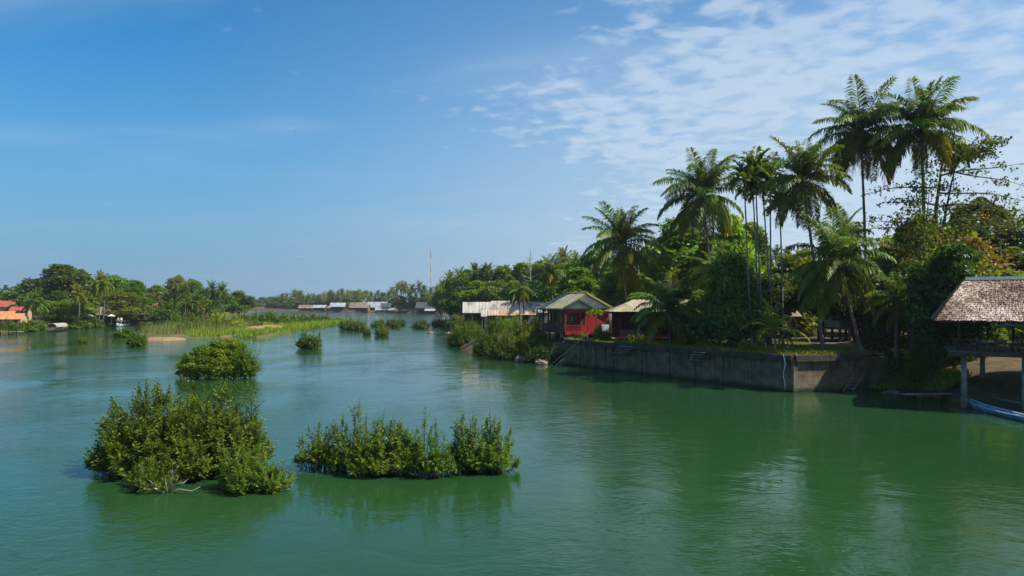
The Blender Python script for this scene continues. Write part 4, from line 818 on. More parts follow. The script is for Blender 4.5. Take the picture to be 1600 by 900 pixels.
def outhouse():
    o = empty('white_outhouse', (15.6, 109.5, 3.6), 0.1); MB().box((1.1, 1.5, 1.7), (2.2, 3, 3.6)).build('wall', M['white_wall'], o)
    d = MB().box((1.0, -0.03, 1.1), (0.8, 0.06, 2.0)).build('door', M['pale_blue'], o); MB().box((1.3, -0.08, 1.1), (0.05, 0.05, 0.12)).build('handle', M['wood_dark'], d)
    sheet_roof(o, 'roof_sheet', [(-0.2, -0.3, 3.5), (2.4, -0.3, 3.5), (2.4, 3.2, 3.75), (-0.2, 3.2, 3.75)], 3, M['tin_grey']); tag(o, 'small white-walled outhouse between the red house and the brown bungalow', 'outhouse')
outhouse()
def bungalow():
    o = empty('brown_bungalow', (14.6, 98.5, 3.56), 0.0); fl, ev, rg = 0.75, 4.3, 6.0
    MB().box((7.2, 3.5, fl - 0.12), (14.0, 7.4, 0.3)).build('floor', M['red_dark'], o); MB().box((7.2, -0.25, fl), (14.0, 0.08, 0.4)).build('fascia', M['red_dark'], o)
    for u in (0.5, 3.8, 7.2, 10.6, 13.9):
        MB().box((u, 0, (fl + ev) / 2), (0.18, 0.18, ev - fl)).build('post', M['red_dark'], o); MB().box((u, 0.2, 0), (0.25, 0.25, 1.2)).build('stilt', M['wood_dark'], o)
    bw = MB().box((8.2, 2.6, (fl + ev) / 2), (11.4, 0.12, ev - fl)).build('wall', M['wood_dark'], o)
    MB().box((11.6, 2.5, fl + 0.9), (3.4, 0.06, 1.7)).build('red_panel', M['red'], o)
    for u in (5, 9): MB().box((u, 2.5, fl + 1.9), (1.3, 0.1, 1.3)).build('window', M['dark_glass'], bw)
    MB().box((1.8, 6.5, (fl + ev) / 2), (3, 0.1, ev - fl)).build('end_wall', M['red_dark'], o)
    for u0, u1 in ((0.6, 3.7), (3.9, 7.1), (7.3, 10.5), (10.7, 13.8)):
        r = MB().box(((u0 + u1) / 2, -0.02, fl + 1.0), (u1 - u0, 0.08, 0.08)).build('rail', M['red_dark'] if u0 < 10 else M['red'], o); mb = MB()
        for k in range(12): mb.box((u0 + (u1 - u0) * (k + 0.5) / 12, -0.02, fl + 0.55), (0.06, 0.06, 0.85))
        tag(mb.build('balusters', M['wood_pale'] if u0 < 1 else (M['red_dark'] if u0 < 10 else M['red']), r), kind='stuff')
    for i, P in enumerate([[(-0.8, -0.9, ev), (15.2, -0.9, ev), (11.7, 3.4, rg), (3.0, 3.4, rg)], [(15.2, 7.8, ev), (-0.8, 7.8, ev), (3.0, 3.4, rg), (11.7, 3.4, rg)]]): sheet_roof(o, 'roof_sheet', P, 9, M['fibre_roof'])
    for P in ([(-0.8, 7.8, ev), (-0.8, -0.9, ev), (3.0, 3.38, rg), (3.0, 3.42, rg)], [(15.2, -0.9, ev), (15.2, 7.8, ev), (11.7, 3.42, rg), (11.7, 3.38, rg)]): sheet_roof(o, 'hip_sheet', P, 3, M['fibre_roof'])
    tag(o, 'brown and red bungalow with hipped roof behind the dark palm', 'house')
bungalow()
def tin_house():
    o = empty('tin_house', (-11.0, 158, 3.3), 0.03)
    MB().box((9.5, 5, 2.0), (18.5, 6, 4.2)).build('wall', M['wood_dark'], o)
    def awning(u0, u1, z0, z1, v0, v1, n, mat, name): sheet_roof(o, name, [(u0, v0, z0), (u1, v0, z0), (u1, v1, z1), (u0, v1, z1)], n, M[mat], corr=0.035)
    awning(-0.2, 6.2, 3.55, 6.0, 0.3, 2.6, 5, 'tin', 'roof_sheet'); awning(6.2, 13.6, 3.7, 6.25, 0.4, 2.8, 6, 'tin', 'roof_sheet'); awning(13.8, 19.6, 3.6, 6.1, 0.6, 2.8, 4, 'tin', 'roof_sheet')
    awning(4.0, 5.4, 2.75, 4.25, -1.2, 0.0, 1, 'tin', 'awning_sheet'); awning(5.4, 12.0, 3.0, 4.2, -1.1, 0.1, 5, 'tin_rust', 'awning_sheet'); awning(12.0, 16.4, 3.15, 4.25, -1.1, 0.1, 3, 'tin_rust', 'awning_sheet')
    for u, mt, wd in ((5.2, 'pale_blue', 0.7), (6.6, 'brick_wall', 1.5), (8.2, 'tin', 0.9), (9.6, 'brick_wall', 1.5), (11.1, 'blue_paint', 1.3), (13.2, 'wood_dark', 2.0), (15.2, 'blue_paint', 1.2)): MB().box((u, 0.35, 1.7), (wd, 0.1, 3.0)).build('shutter', M[mt], o)
    for u in (4.3, 7.5, 10.4, 12.2, 16.1): MB().box((u, -0.95, 1.3), (0.12, 0.12, 3.4)).build('post', M['wood_pale'], o)
    MB().box((18.2, 1.2, 2.4), (3.0, 0.1, 2.2)).build('plank_wall', M['wood_grey'], o)
    sheet_roof(o, 'roof_sheet', [(-0.2, 8.8, 4.2), (19.6, 8.8, 4.2), (19.6, 2.6, 6.1), (-0.2, 2.6, 5.9)], 10, M['tin_brown'], lift=-0.06)
    tag(o, 'long low house with pale corrugated roof and rusty awnings', 'house')
tin_house()
def gable_hut(name, loc, rz, w, d, fl, ev, rg, wall, roof, label, cat='house', post=True, n=4, group=None, openfront=False, win=2, wallh=1.0):
    """plain stilted house: ridge along local X, river side at local -Y"""
    o = empty(name, loc, rz)
    MB().box((0, 0, fl - 0.12), (w * 0.96, d * 0.96, 0.25)).build('floor', M['wood_dark'], o)
    if post:
        for k in range(5):
            for s in (-1, 1): MB().box(((k / 4 - 0.5) * w * 0.9, s * d * 0.42, fl / 2 - 1), (0.25, 0.25, fl + 2)).build('stilt', M['wood_dark'], o)
    wl = MB().box((0, d * 0.1 if openfront else 0, fl + (ev - fl) * wallh / 2), (w * 0.9, d * (0.6 if openfront else 0.84), (ev - fl) * wallh)).build('wall', M[wall], o)
    yf = (d * 0.1 - d * 0.3) if openfront else -d * 0.42
    for k in range(win): MB().box(((k + 0.5) / win * w * 0.8 - w * 0.4, yf - 0.04, fl + (ev - fl) * 0.5), (w * 0.35 / win, 0.1, (ev - fl) * 0.45)).build('window', M['dark_glass'], wl)
    if openfront:
        for k in range(4): MB().box(((k / 3 - 0.5) * w * 0.9, -d * 0.45, (fl + ev) / 2), (0.15, 0.15, ev - fl)).build('post', M['wood_dark'], o)
        MB().box((0, -d * 0.45, fl + 0.9), (w * 0.9, 0.08, 0.1)).build('rail', M['wood_dark'], o)
    sheet_roof(o, 'roof_sheet', [(-w / 2, -d * 0.56, ev - 0.25), (w / 2, -d * 0.56, ev - 0.25), (w / 2, 0, rg), (-w / 2, 0, rg)], n, M[roof]); sheet_roof(o, 'roof_sheet', [(w / 2, d * 0.56, ev - 0.25), (-w / 2, d * 0.56, ev - 0.25), (-w / 2, 0, rg), (w / 2, 0, rg)], n, M[roof])
    for s in (-1, 1):
        m = MB(); u = s * w * 0.448; f = [(u, -d * 0.42, ev - 0.05), (u, d * 0.42, ev - 0.05), (u, 0, rg - 0.15)]; m.quad(*f); m.quad(*[(x - s * 0.08, y, z) for x, y, z in f][::-1]); m.build('gable', M[wall], o)
    return tag(o, label, cat, group)
gable_hut('stilt_house', (48.5, 99, 3.7), 0.06, 9, 7, 2.0, 4.6, 6.4, 'wood_grey', 'thatch', 'grey weathered stilt house behind the leaning palm trunk', win=1)
gable_hut('stilt_house', (36.5, 108, 3.7), 0.0, 13, 7, 1.4, 3.6, 5.0, 'wood_dark', 'tin_brown', 'dark stilt house deep in shade behind the young palm', openfront=True)
gable_hut('stilt_house', (63, 92, 3.8), 0.0, 10, 8, 1.0, 3.8, 5.6, 'red_dark', 'tin_brown', 'dark red house half hidden beyond the restaurant deck')

# ---- restaurant pavilion on posts
PX, PY, PR = 38.9, 60.6, R(-29)
def pav(u, v): return (PX + u * math.cos(PR) - v * math.sin(PR), PY + u * math.sin(PR) + v * math.cos(PR), 4.89)
def pavilion():
    o = empty('restaurant_pavilion', (PX, PY, 0), PR); dz, ev, rg = 5.0, 7.55, 11.2; x1 = 19.0
    # deck: boards run along the front
    MB().box((x1 / 2 - 0.6, 4.2, dz - 0.28), (x1 + 0.6, 9.2, 0.16)).build('joist_frame', M['wood_dark'], o)
    for k in range(15): MB().box((x1 / 2 - 0.7, -0.55 + 0.62 * k, dz - 0.15 + 0.004 * (k % 2)), (x1 + 0.9, 0.58, 0.07)).build('deck_board', M['wood_grey'], o)
    MB().box((x1 / 2 - 0.7, -0.9, dz - 0.3), (x1 + 1.0, 0.08, 0.34)).build('edge_beam', M['wood_dark'], o)
    for u, v in ((0.0, 0), (4.2, -0.6), (8.6, -0.6), (13, -0.6), (9.2, 9.0), (2.0, 8.0), (16, 8)):
        MB().tube([(u, v, -1.2), (u, v, dz - 0.35)], [0.24, 0.21], 12).build('concrete_post', M['concrete_post'], o, smooth=True)
    # roof posts and beams
    for u, v in ((-0.4, -0.5), (4.4, -0.5), (9.2, -0.5), (14, -0.5), (-0.4, 8), (4.4, 8), (9.2, 8), (14, 8)): MB().box((u, v, (dz + ev) / 2), (0.2, 0.2, ev - dz)).build('roof_post', M['wood_dark'], o)
    for v in (-0.5, 8): MB().box((8, v, ev - 0.1), (18, 0.18, 0.22)).build('roof_beam', M['wood_dark'], o)
    MB().box((5.3, -0.66, ev - 0.36), (5.6, 0.05, 0.2)).build('blue_valance', M['blue_paint'], o)
    MB().box((13.0, 8.3, dz + 1.4), (7, 0.12, 2.6)).build('back_wall', M['wood_dark'], o)
    # railing with crossed braces
    for k in range(8):
        u0 = -0.5 + 1.6 * k; u1 = u0 + 1.6; MB().box((u0, -0.78, dz + 0.45), (0.1, 0.1, 1.0)).build('rail_post', M['wood_dark'], o)
        MB().bar((u0, -0.78, dz + 0.08), (u1, -0.78, dz + 0.8), 0.05, 0.07).build('brace', M['wood_dark'], o); MB().bar((u0, -0.72, dz + 0.8), (u1, -0.72, dz + 0.08), 0.05, 0.07).build('brace', M['wood_dark'], o)
    MB().box((6, -0.79, dz + 0.93), (13.4, 0.12, 0.07)).build('handrail', M['wood_dark'], o)
    for k in range(5): MB().bar((-0.5, -0.78 + 1.7 * k, dz), (-0.5, -0.78 + 1.7 * k, dz + 0.93), 0.1, 0.1).build('rail_post', M['wood_dark'], o)
    MB().box((-0.5, 2.9, dz + 0.93), (0.1, 7.4, 0.07)).build('handrail', M['wood_dark'], o)
    # roof: rafters, then courses of thatch with ragged edges on every slope
    E = [(-2.2, -1.9), (21, -1.9), (21, 9.7), (-2.2, 9.7)]; RA, RB = Vector((0.35, 3.9, rg)), Vector((19, 3.9, rg))
    ce = [Vector((x, y, ev)) for x, y in E]; rnd = random.Random(3)
    for (a, b, c, d, nm) in ((ce[0], ce[1], RB, RA, 'front'), (ce[2], ce[3], RA, RB, 'back'), (ce[3], ce[0], RA, RA, 'end')):
        base = MB(); nv = (b - a).cross(d - a).normalized(); base.quad(a - nv * 0.18, b - nv * 0.18, c - nv * 0.18, d - nv * 0.18); base.quad(*[p - nv * 0.24 for p in (d, c, b, a)]); base.build('roof_lining', M['wood_dark'], o)
        V = []; Q = []; T = []; g = np.random.default_rng(len(nm)); NC = 22
        for r in range(NC):
            t0 = r / NC; t1 = min(1.0, (r + 1.9) / NC); p0, p1, q0, q1 = a.lerp(d, t0), b.lerp(c, t0), a.lerp(d, t1), b.lerp(c, t1); L = (p1 - p0).length; n = max(2, int(L / 0.085))
            for i in range(n):
                u = (i + rnd.random()) / n; wd = rnd.uniform(0.05, 0.13) / max(L, 0.1); s = -rnd.uniform(0, 0.28) / NC * 3 * 0.3; e0 = p0.lerp(p1, u - wd * 0.5); e1 = p0.lerp(p1, u + wd * 0.5)
                dwn = (p0 - q0).normalized() * rnd.uniform(0.0, 0.16); lf = nv * rnd.uniform(0.03, 0.13); u2 = u + rnd.uniform(-.02, .02) / max(L, 1) * 2
                f0 = q0.lerp(q1, min(1, max(0, u2 - wd * 0.6))); f1 = q0.lerp(q1, min(1, max(0, u2 + wd * 0.6))); k = len(V)
                V += [e0 + dwn + lf, e1 + dwn + lf, f1 + nv * 0.01, f0 + nv * 0.01]; Q.append([k, k + 1, k + 2, k + 3]); X_ = u * L; T.append(min(1, max(0, 0.62 + rnd.uniform(-.38, .38) + 0.34 * vnoise(X_ * 1.1, r * 0.55, 1.6, 2) - 0.18 * max(0, math.sin(X_ * 0.9 + 1.5 + r * 0.12)))))
        oo = link('thatch', mesh_np('thatch', np.array([tuple(x) for x in V]), np.array(Q), M['thatch_straw'], T), o); tag(oo, kind='stuff')
    MB().box(((RA.x + RB.x) / 2, RA.y - 0.22, rg + 0.02), (RB.x - RA.x, 0.5, 0.05), M=Matrix.Rotation(R(35), 3, 'X')).build('ridge_cap', M['ridge_metal'], o); MB().box(((RA.x + RB.x) / 2, RA.y + 0.22, rg + 0.02), (RB.x - RA.x, 0.5, 0.05), M=Matrix.Rotation(R(-35), 3, 'X')).build('ridge_cap', M['ridge_metal'], o)
    for u in (5.9, 8.3, 11, 14): MB().bar((u + 0.35, RA.y - 0.1, rg + 0.5), (u - 0.3, RA.y - 1.1, rg - 0.55), 0.08, 0.08).build('ridge_stick', M['wood_pale'], o); MB().bar((u - 0.2, RA.y + 0.1, rg + 0.5), (u + 0.2, RA.y + 1.0, rg - 0.5), 0.08, 0.08).build('ridge_stick', M['wood_pale'], o)
    tag(o, 'thatched restaurant pavilion on concrete posts over the water', 'restaurant')
M['thatch_straw'] = leaf_mat('thatch_straw', (0.090, 0.050, 0.034), (0.370, 0.275, 0.205), (0.530, 0.430, 0.355), transl=0.0, rough=0.8, spec=0.1, hue=0.0, val=0.0)
pavilion()
def table(u, v, label):
    o = empty('dining_table', pav(u, v), PR); MB().box((0, 0, 0.74), (1.5, 0.8, 0.05)).build('tabletop', M['wood_dark'], o)
    cl = MB(); cl.box((0, 0, 0.775), (1.56, 0.86, 0.015)); cl.box((0, -0.435, 0.63), (1.56, 0.012, 0.27)); cl.box((0, 0.435, 0.63), (1.56, 0.012, 0.27)); tb = cl.build('tablecloth', M['cloth'], o)
    MB().box((0, -0.40, 0.788), (1.57, 0.07, 0.008)).build('white_border', M['cloth_white'], tb); MB().box((-0.785, 0, 0.63), (0.012, 0.86, 0.27)).build('white_end', M['cloth_white'], tb)
    for x in (-.65, .65):
        for y in (-.3, .3): MB().box((x, y, 0.36), (0.06, 0.06, 0.72)).build('leg', M['wood_dark'], o)
    tag(o, label, 'table', 'tables on the restaurant deck')
def chair(u, v, rz, label):
    o = empty('wooden_chair', pav(u, v), rz + PR); MB().box((0, 0, 0.45), (0.45, 0.45, 0.04)).build('seat', M['wood_dark'], o)
    for x in (-.19, .19):
        MB().box((x, -.19, 0.22), (0.05, 0.05, 0.44)).build('leg', M['wood_dark'], o); MB().box((x, .19, 0.5), (0.05, 0.05, 1.0)).build('leg', M['wood_dark'], o)
    for k in range(4): MB().box((-.13 + .087 * k, .19, 0.75), (0.035, 0.025, 0.5)).build('back_slat', M['wood_dark'], o)
    MB().box((0, .19, 0.98), (0.44, 0.04, 0.08)).build('back_rail', M['wood_dark'], o); tag(o, label, 'chair', 'chairs on the restaurant deck')
for i, u in enumerate((1.6, 4.0, 6.6)): table(u, 0.35, ['table with dark cloth closest to the end of the restaurant deck', 'middle table of the three along the restaurant rail', 'table along the restaurant rail cut by the picture edge'][i])
for u, v, rz, lb in ((2.8, 0.3, -1.5, 'wooden chair between the first two tables on the deck'), (1.4, 1.3, 0, 'wooden chair behind the end table on the deck'), (3.8, 1.3, 0.1, 'wooden chair behind the middle table on the deck'), (5.3, 0.4, 1.5, 'wooden chair right of the middle table on the deck'), (0.4, 0.4, 1.6, 'wooden chair left of the end table on the deck')): chair(u, v, rz, lb)
# ---- boats and jetty below the restaurant
def long_boat(name, p0, p1, w, h, mat, inner, label, z=0.0, n=14):
    p0, p1 = Vector(p0), Vector(p1); L = (p1 - p0).length; o = empty(name, (p0.x, p0.y, z), math.atan2(p1.y - p0.y, p1.x - p0.x)); V = []; Q = []
    for i in range(n + 1):
        t = i / n; e = max(0.04, math.sin(math.pi * min(1, max(0.0, t * 0.94 + 0.03))) ** 0.55); hw = w / 2 * e; sh = h * (1 + 0.9 * (2 * t - 1) ** 4)
        for (y, zz) in ((-hw, sh), (-hw * 0.75, h * 0.35 + 0.3 * (2 * t - 1) ** 4), (-hw * 0.3, -0.15 + 0.35 * (2 * t - 1) ** 6), (hw * 0.3, -0.15 + 0.35 * (2 * t - 1) ** 6), (hw * 0.75, h * 0.35 + 0.3 * (2 * t - 1) ** 4), (hw, sh)): V.append((L * t, y, zz))
    for i in range(n):
        for j in range(5): Q.append((i * 6 + j, i * 6 + 6 + j, i * 6 + 7 + j, i * 6 + 1 + j))
    me = mesh_np('hull', np.array(V), np.array(Q), M[mat], smooth=True); hull = link('hull', me, o); sm = hull.modifiers.new('shell', 'SOLIDIFY'); sm.thickness = 0.06; sm.offset = 1
    for s in (0, 5): MB().tube([Vector(V[i * 6 + s]) + Vector((0, 0, 0.02)) for i in range(n + 1)], 0.045, 5).build('gunwale', M[inner], o)
    for k in range(4): t = 0.2 + 0.2 * k; MB().box((L * t, 0, h * 0.75), (0.25, w * 0.9, 0.04)).build('thwart', M['wood_grey'], o)
    return tag(o, label, 'boat')
long_boat('long_boat', W(1513, 636), W(1640, 668), 1.1, 0.38, 'boat_blue', 'pale_blue', 'blue long wooden boat moored below the restaurant', n=16)
long_boat('long_boat', W(1531, 625, 0.2), W(1660, 648, 0.2), 1.0, 0.45, 'wood_grey', 'wood_grey', 'grey-brown wooden boat drawn up behind the blue boat', z=0.25, n=16)
def jetty():
    a, b = W(1410, 616, 0.55), W(1503, 615, 0.55); o = empty('plank_jetty', (a.x, a.y, 0)); L = (b - a).length; o.rotation_euler[2] = math.atan2(b.y - a.y, b.x - a.x); n = 12
    for k in range(n): MB().box((L * (k + 0.5) / n, 0, 0.55), (L / n * 0.78, 0.75, 0.05)).build('plank', M['wood_pale'], o)
    for s in (-.3, .3): MB().box((L / 2, s, 0.46), (L, 0.08, 0.1)).build('runner', M['wood_dark'], o)
    for k in range(4): MB().box((L * k / 3.2 + 0.2, 0, 0.0), (0.1, 0.1, 1.1)).build('post', M['wood_dark'], o)
    tag(o, 'low plank jetty leading to the restaurant post', 'jetty')
jetty()
# ================================================================ palms of the right bank (each frond its own object)
palm(1345, 208, 1357, 84, 86, 'tall coconut palm with straight bare trunk, second tallest on the bank', n=42, dead=7, bow=0.2, ages=(1, 9), old=0.6)
palm(1440, 204, 1446, 80, 92, 'tallest coconut palm, its trunk wound with creeper beside the bare branches', n=40, dead=3, bow=0.1, r0=0.24, ages=(0, 8.6))
palm(1253, 282, 1288, 80, 80, 'tall coconut palm left of the two tallest, trunk curving at the foot', n=38, dead=5, bow=0.6, ages=(0, 9), old=0.4)
palm(1097, 306, 1124, 117, 82, 'large coconut palm with long hanging yellow-green fronds', n=42, dead=2, bow=0.3, r0=0.24)
palm(970, 382, 986, 120, 74, 'wide coconut palm rising behind the red house', n=36, dead=2, bow=0.2, r0=0.24)
palm(1305, 412, 1350, 76, 92, 'dark coconut palm with leaning trunk hanging over the corner of the river wall', n=36, dead=3, bow=0.5, ages=(0.5, 9))
palm(1045, 486, 1046, 92, 68, 'low dark palm in front of the brown bungalow', n=36, dead=1, bow=0.1, ages=(0.5, 8))
palm(1209, 518, 1212, 75.5, 58, 'young bright yellow-green palm on the river wall', n=14, dead=0, klass='young', r0=0.11, bow=0.05, name='young_palm')
palm(1229, 518, 1231, 77.5, 30, 'small drooping young palm right of the bright one', n=7, dead=0, ages=(3, 9), r0=0.09, bow=0.05, name='young_palm')
palm(811, 454, 814, 138, 28, 'stout palm with brown skirt of dead fronds in front of the tin roof', n=22, dead=7, bow=0.1, r0=0.25, ages=(1, 9), old=0.5)
palm(862, 428, 864, 160, 36, 'green palm standing behind the tin-roofed house', n=24, dead=2, bow=0.1)
palm(1118, 425, 1118, 106, 50, 'short feathery palm below the large hanging palm', n=16, dead=0, bow=0.0, ages=(0, 6))
palm(1402, 470, 1400, 74, 60, 'dark low palm under the tangle of bare branches', n=18, dead=2, bow=0.1, ages=(1, 9), r0=0.15)
palm(1318, 372, 1330, 96, 60, 'half hidden palm between the two tall ones', n=20, dead=1, bow=0.1)
for k, (cx, cy, bx, L) in enumerate([(1163, 280, 1176, 34), (1180, 270, 1196, 36), (1176, 296, 1190, 30), (1203, 274, 1205, 36), (1218, 322, 1224, 32), (1192, 300, 1213, 28)]):
    areca(cx, cy, bx, 85 + k * 0.8, L, ['slender areca palm, leftmost of the cluster', 'slender areca palm, highest crown of the cluster', 'slender areca palm with the smallest crown in front of the cluster', 'slender areca palm at the right of the cluster crown', 'slender areca palm with low dark crown right of the cluster', 'slender areca palm in the middle of the cluster'][k], 'areca palms in the cluster')
for k, (x, yt, Y, L) in enumerate([(1212, 384, 210, 20), (1230, 386, 215, 18)]): far_palm(x, yt, Y, L, 4, ['far palm seen between areca trunks, left one of two', 'far palm seen between areca trunks, right one of two'][k], 'far palms between the areca trunks')
# ================================================================ broadleaf trees of the right bank
tree('bush2', 1380, 455, 81, 70, 3.4, 'dark leafy bush left of the tangle of branches', 'shrubs on the right bank', name='garden_bush', cat='bush')
G1 = 'leafy trees behind the riverside houses'
for a in [('bush2', 1140, 398, 88, 125, 'broad dark shade tree behind the young palm'), ('shade0', 1200, 430, 92, 95, 'dark tree behind the areca trunks'), ('bush2', 1092, 455, 95, 66, 'dark tree behind the low dark palm'),
          ('mid0', 1062, 346, 135, 150, 'large green tree topping the skyline behind the hanging palm'), ('light0', 1142, 338, 122, 84, 'bright green tree between the hanging palm and the arecas'), ('light1', 1035, 402, 124, 90, 'yellow-green bushy tree right of the wide palm'),
          ('light2', 1000, 430, 128, 80, 'pale green tree behind the outhouse'), ('mid1', 930, 396, 170, 110, 'leafy tree behind the roof of the red house'), ('light1', 905, 420, 150, 90, 'light green tree just left of the wide palm'),
          ('light0', 1238, 400, 112, 90, 'sunlit bright tree seen past the areca trunks'), ('shade0', 1285, 425, 88, 85, 'green tree behind the leaning palm'), ('shade1', 1350, 420, 86, 85, 'dark tree behind the straight palm trunk'),
          ('mid0', 1392, 372, 112, 90, 'green tree left of the creeper palm'), ('light2', 1368, 392, 120, 60, 'light green tree low between the tall palms'),
          ('dry0', 1450, 348, 88, 130, 'thin yellowing tree around the creeper palm'), ('mid1', 1535, 318, 100, 135, 'tall round tree above the restaurant roof'), ('dry0', 1520, 372, 84, 150, 'dry leafed tree behind the restaurant ridge'), ('mid2', 1592, 392, 90, 120, 'green tree at the picture edge above the thatch'),
          ('shade1', 1425, 415, 78, 120, 'dark tree under the bare branches'), ('dark2', 1486, 385, 70, 105, 'dark tree beside the end of the thatched roof'), ('light1', 1475, 395, 92, 110, 'yellow-green tree behind the end of the thatched roof'), ('light0', 1570, 425, 80, 110, 'bright tree directly behind the restaurant'), ('mid0', 1640, 330, 95, 160, 'tree cut by the picture edge')]:
    tree(a[0], a[1], a[2], a[3], a[4], 3.6, a[5], G1)
tree('bush2', 1470, 470, 70.5, 60, 2.4, 'dark leafy bush hanging over the slope beside the pavilion', 'shrubs on the right bank', name='garden_bush', cat='bush')
GS = 'shrubs on the right bank'
for a in [('bush2', 1460, 500, 72.5, 60, 'hanging dark bush beside the restaurant rail', 2.2), ('bush0', 1440, 540, 71.8, 44, 'bush at the top of the slope by the restaurant', 2.4), ('bush2', 1395, 545, 75.5, 46, 'dark bush on the slope past the river wall', 2.6), ('bush1', 1515, 515, 74, 50, 'sunlit leafy bush seen through the restaurant', 3.0), ('bush1', 1560, 520, 76, 40, 'bright bush at the back of the restaurant', 3.0), ('bush0', 1500, 480, 80, 60, 'leafy bush behind the deck corner', 3.2),
          ('bush1', 1170, 537, 82, 18, 'small bright grass-green bush on the river wall', 3.6), ('bush1', 1000, 532, 97, 22, 'low weed clump by the bungalow deck', 3.55), ('bush0', 1078, 533, 92, 30, 'low weeds at the foot of the red deck', 3.55)]:
    tree(a[0], a[1], a[2], a[3], a[4], a[5 + 1], a[5], GS, name='garden_bush', cat='bush')
for a in [('light2', 1175, 352, 128, 90, 'bright green tree right behind the areca crowns'), ('mid1', 1110, 372, 120, 80, 'green tree under the large hanging palm'), ('light0', 960, 425, 140, 70, 'light tree under the wide palm'), ('light1', 1330, 402, 118, 80, 'sunlit tree between the straight and leaning palm'), ('mid2', 1430, 345, 100, 100, 'green tree behind the tallest palm trunk'), ('light2', 1500, 350, 96, 90, 'yellow-green tree behind the level branches'), ('light0', 1260, 392, 125, 70, 'small sunlit tree below the curved palm')]:
    tree(a[0], a[1], a[2], a[3], a[4], 3.6, a[5], G1)
# deep backdrop of the grove so that no sky shows under the crowns
for k, (x, yt, Y, w, p) in enumerate([(1120, 430, 150, 120, 'dark1'), (1200, 420, 150, 120, 'mid1'), (1270, 415, 150, 120, 'dark0'), (1340, 410, 150, 120, 'mid2'), (1410, 405, 140, 120, 'dark2'), (1480, 400, 140, 120, 'mid0'), (1560, 400, 140, 130, 'dark1'), (1640, 400, 140, 130, 'mid1'), (1050, 425, 165, 110, 'dark2'), (980, 425, 175, 100, 'mid2')]):
    tree(p, x, yt, Y, w, 2.0, 'dense leafy tree deep in the grove behind the right bank', 'trees deep in the right bank grove')
# ---- the open tree with long level branches
def branchy_tree():
    Y = 79.0; base = Vector(((1467 - 800) * Y / F, Y, 3.4)); o = empty('bare_branched_tree', base); g = np.random.default_rng(21); rnd = random.Random(8)
    tp = lambda x, y, dy=0.0: at(x, y, Y + dy) - base
    tr = MB(); tr.tube([(0, 0, -0.5), tp(1466, 480), tp(1463, 400), tp(1462, 330), tp(1470, 270), tp(1478, 215)], [0.42, 0.32, 0.27, 0.2, 0.12, 0.04], 9); tr.tube([tp(1463, 400), tp(1476, 340), tp(1487, 285), tp(1500, 230)], [0.17, 0.13, 0.09, 0.03], 7)
    tr.build('trunk', M['bark'], o, smooth=True); V = []; Q = []; T = []; b = 0
    def leaves(p, n, r, sz):
        nonlocal b
        pos = p + g.normal(0, r, (n, 3)) * np.array([1, 1, 0.55]); d = ball(g, n); d[:, 2] -= 0.3; ln = sz * (0.7 + 0.6 * g.random(n)); v, q = leaf_arrays(pos, d, ball(g, n) + np.array([0, 0, 0.8]), ln, ln * 0.36, 0.2); V.append(v); Q.append(q + b); T.append(g.random(n)); b += len(v)
    BR = [((1468, 275), (1600, 256), 0.4), ((1470, 265), (1600, 292), -0.6), ((1468, 300), (1602, 312), 0.2), ((1476, 320), (1602, 330), 1.0), ((1470, 350), (1605, 362), -0.8), ((1462, 292), (1360, 300), 0.3), ((1462, 320), (1378, 316), -0.5), ((1462, 350), (1352, 348), 0.3), ((1463, 362), (1345, 358), 0.9), ((1490, 345), (1600, 352), 0.2), ((1485, 340), (1570, 378), -1.2), ((1476, 240), (1560, 222), 0.3), ((1480, 250), (1545, 240), -0.5), ((1462, 400), (1385, 385), -0.7), ((1465, 335), (1400, 340), -1.4)]
    for i, (s, e, dy) in enumerate(BR):
        p0, p1 = tp(*s), tp(e[0], e[1], dy * 2.5); K = 9; pts = []
        for k in range(K): t = k / (K - 1); pts.append(p0.lerp(p1, t) + Vector((0, 0.15 * math.sin(5 * t + i), 0.12 * math.sin(7 * t + i * 2) + 0.35 * t * (1 - t) * 2)))
        mb = MB(); mb.tube(pts, [0.11 * (1 - 0.85 * k / (K - 1)) for k in range(K)], 6)
        for k in range(2, K):
            for _ in range(3):
                q0 = pts[k - 1].lerp(pts[k], rnd.random()); q1 = q0 + Vector((rnd.uniform(-.5, .9) * (1 if e[0] > s[0] else -1), rnd.uniform(-.9, .9), rnd.uniform(-.55, .6))); mb.tube([q0, q1], [0.026, 0.009], 4, cap=False); mb.tube([q0.lerp(q1, 0.5), q0.lerp(q1, 0.5) + Vector((rnd.uniform(-.4, .4), rnd.uniform(-.4, .4), rnd.uniform(-.4, .3)))], [0.014, 0.006], 4, cap=False)
                leaves(np.array(q1), rnd.choice((3, 6, 10)) if e[1] > 245 else 18, 0.2, 0.30)
        mb.build('branch', M['bark'], o, smooth=True)
    for (x, y, n, r) in ((1535, 232, 160, 0.7), (1520, 240, 160, 0.6), (1490, 250, 260, 0.9), (1470, 290, 160, 0.7), (1480, 325, 160, 0.8), (1500, 300, 60, 0.8), (1560, 318, 50, 0.6), (1425, 320, 130, 0.7), (1430, 295, 90, 0.6), (1450, 340, 200, 0.9), (1555, 222, 90, 0.5), (1440, 360, 260, 1.0), (1475, 365, 260, 1.1), (1505, 350, 160, 0.9), (1405, 350, 100, 0.7), (1540, 345, 90, 0.7)): leaves(np.array(tp(x, y, rnd.uniform(-2, 2))), n, r, 0.32)
    link('crown', mesh_np('crown', np.concatenate(V), np.concatenate(Q), M['leaf_mid'], np.concatenate(T)), o)
    tag(o, 'open tree with long level bare branches beside the tallest palm', 'tree')
branchy_tree()
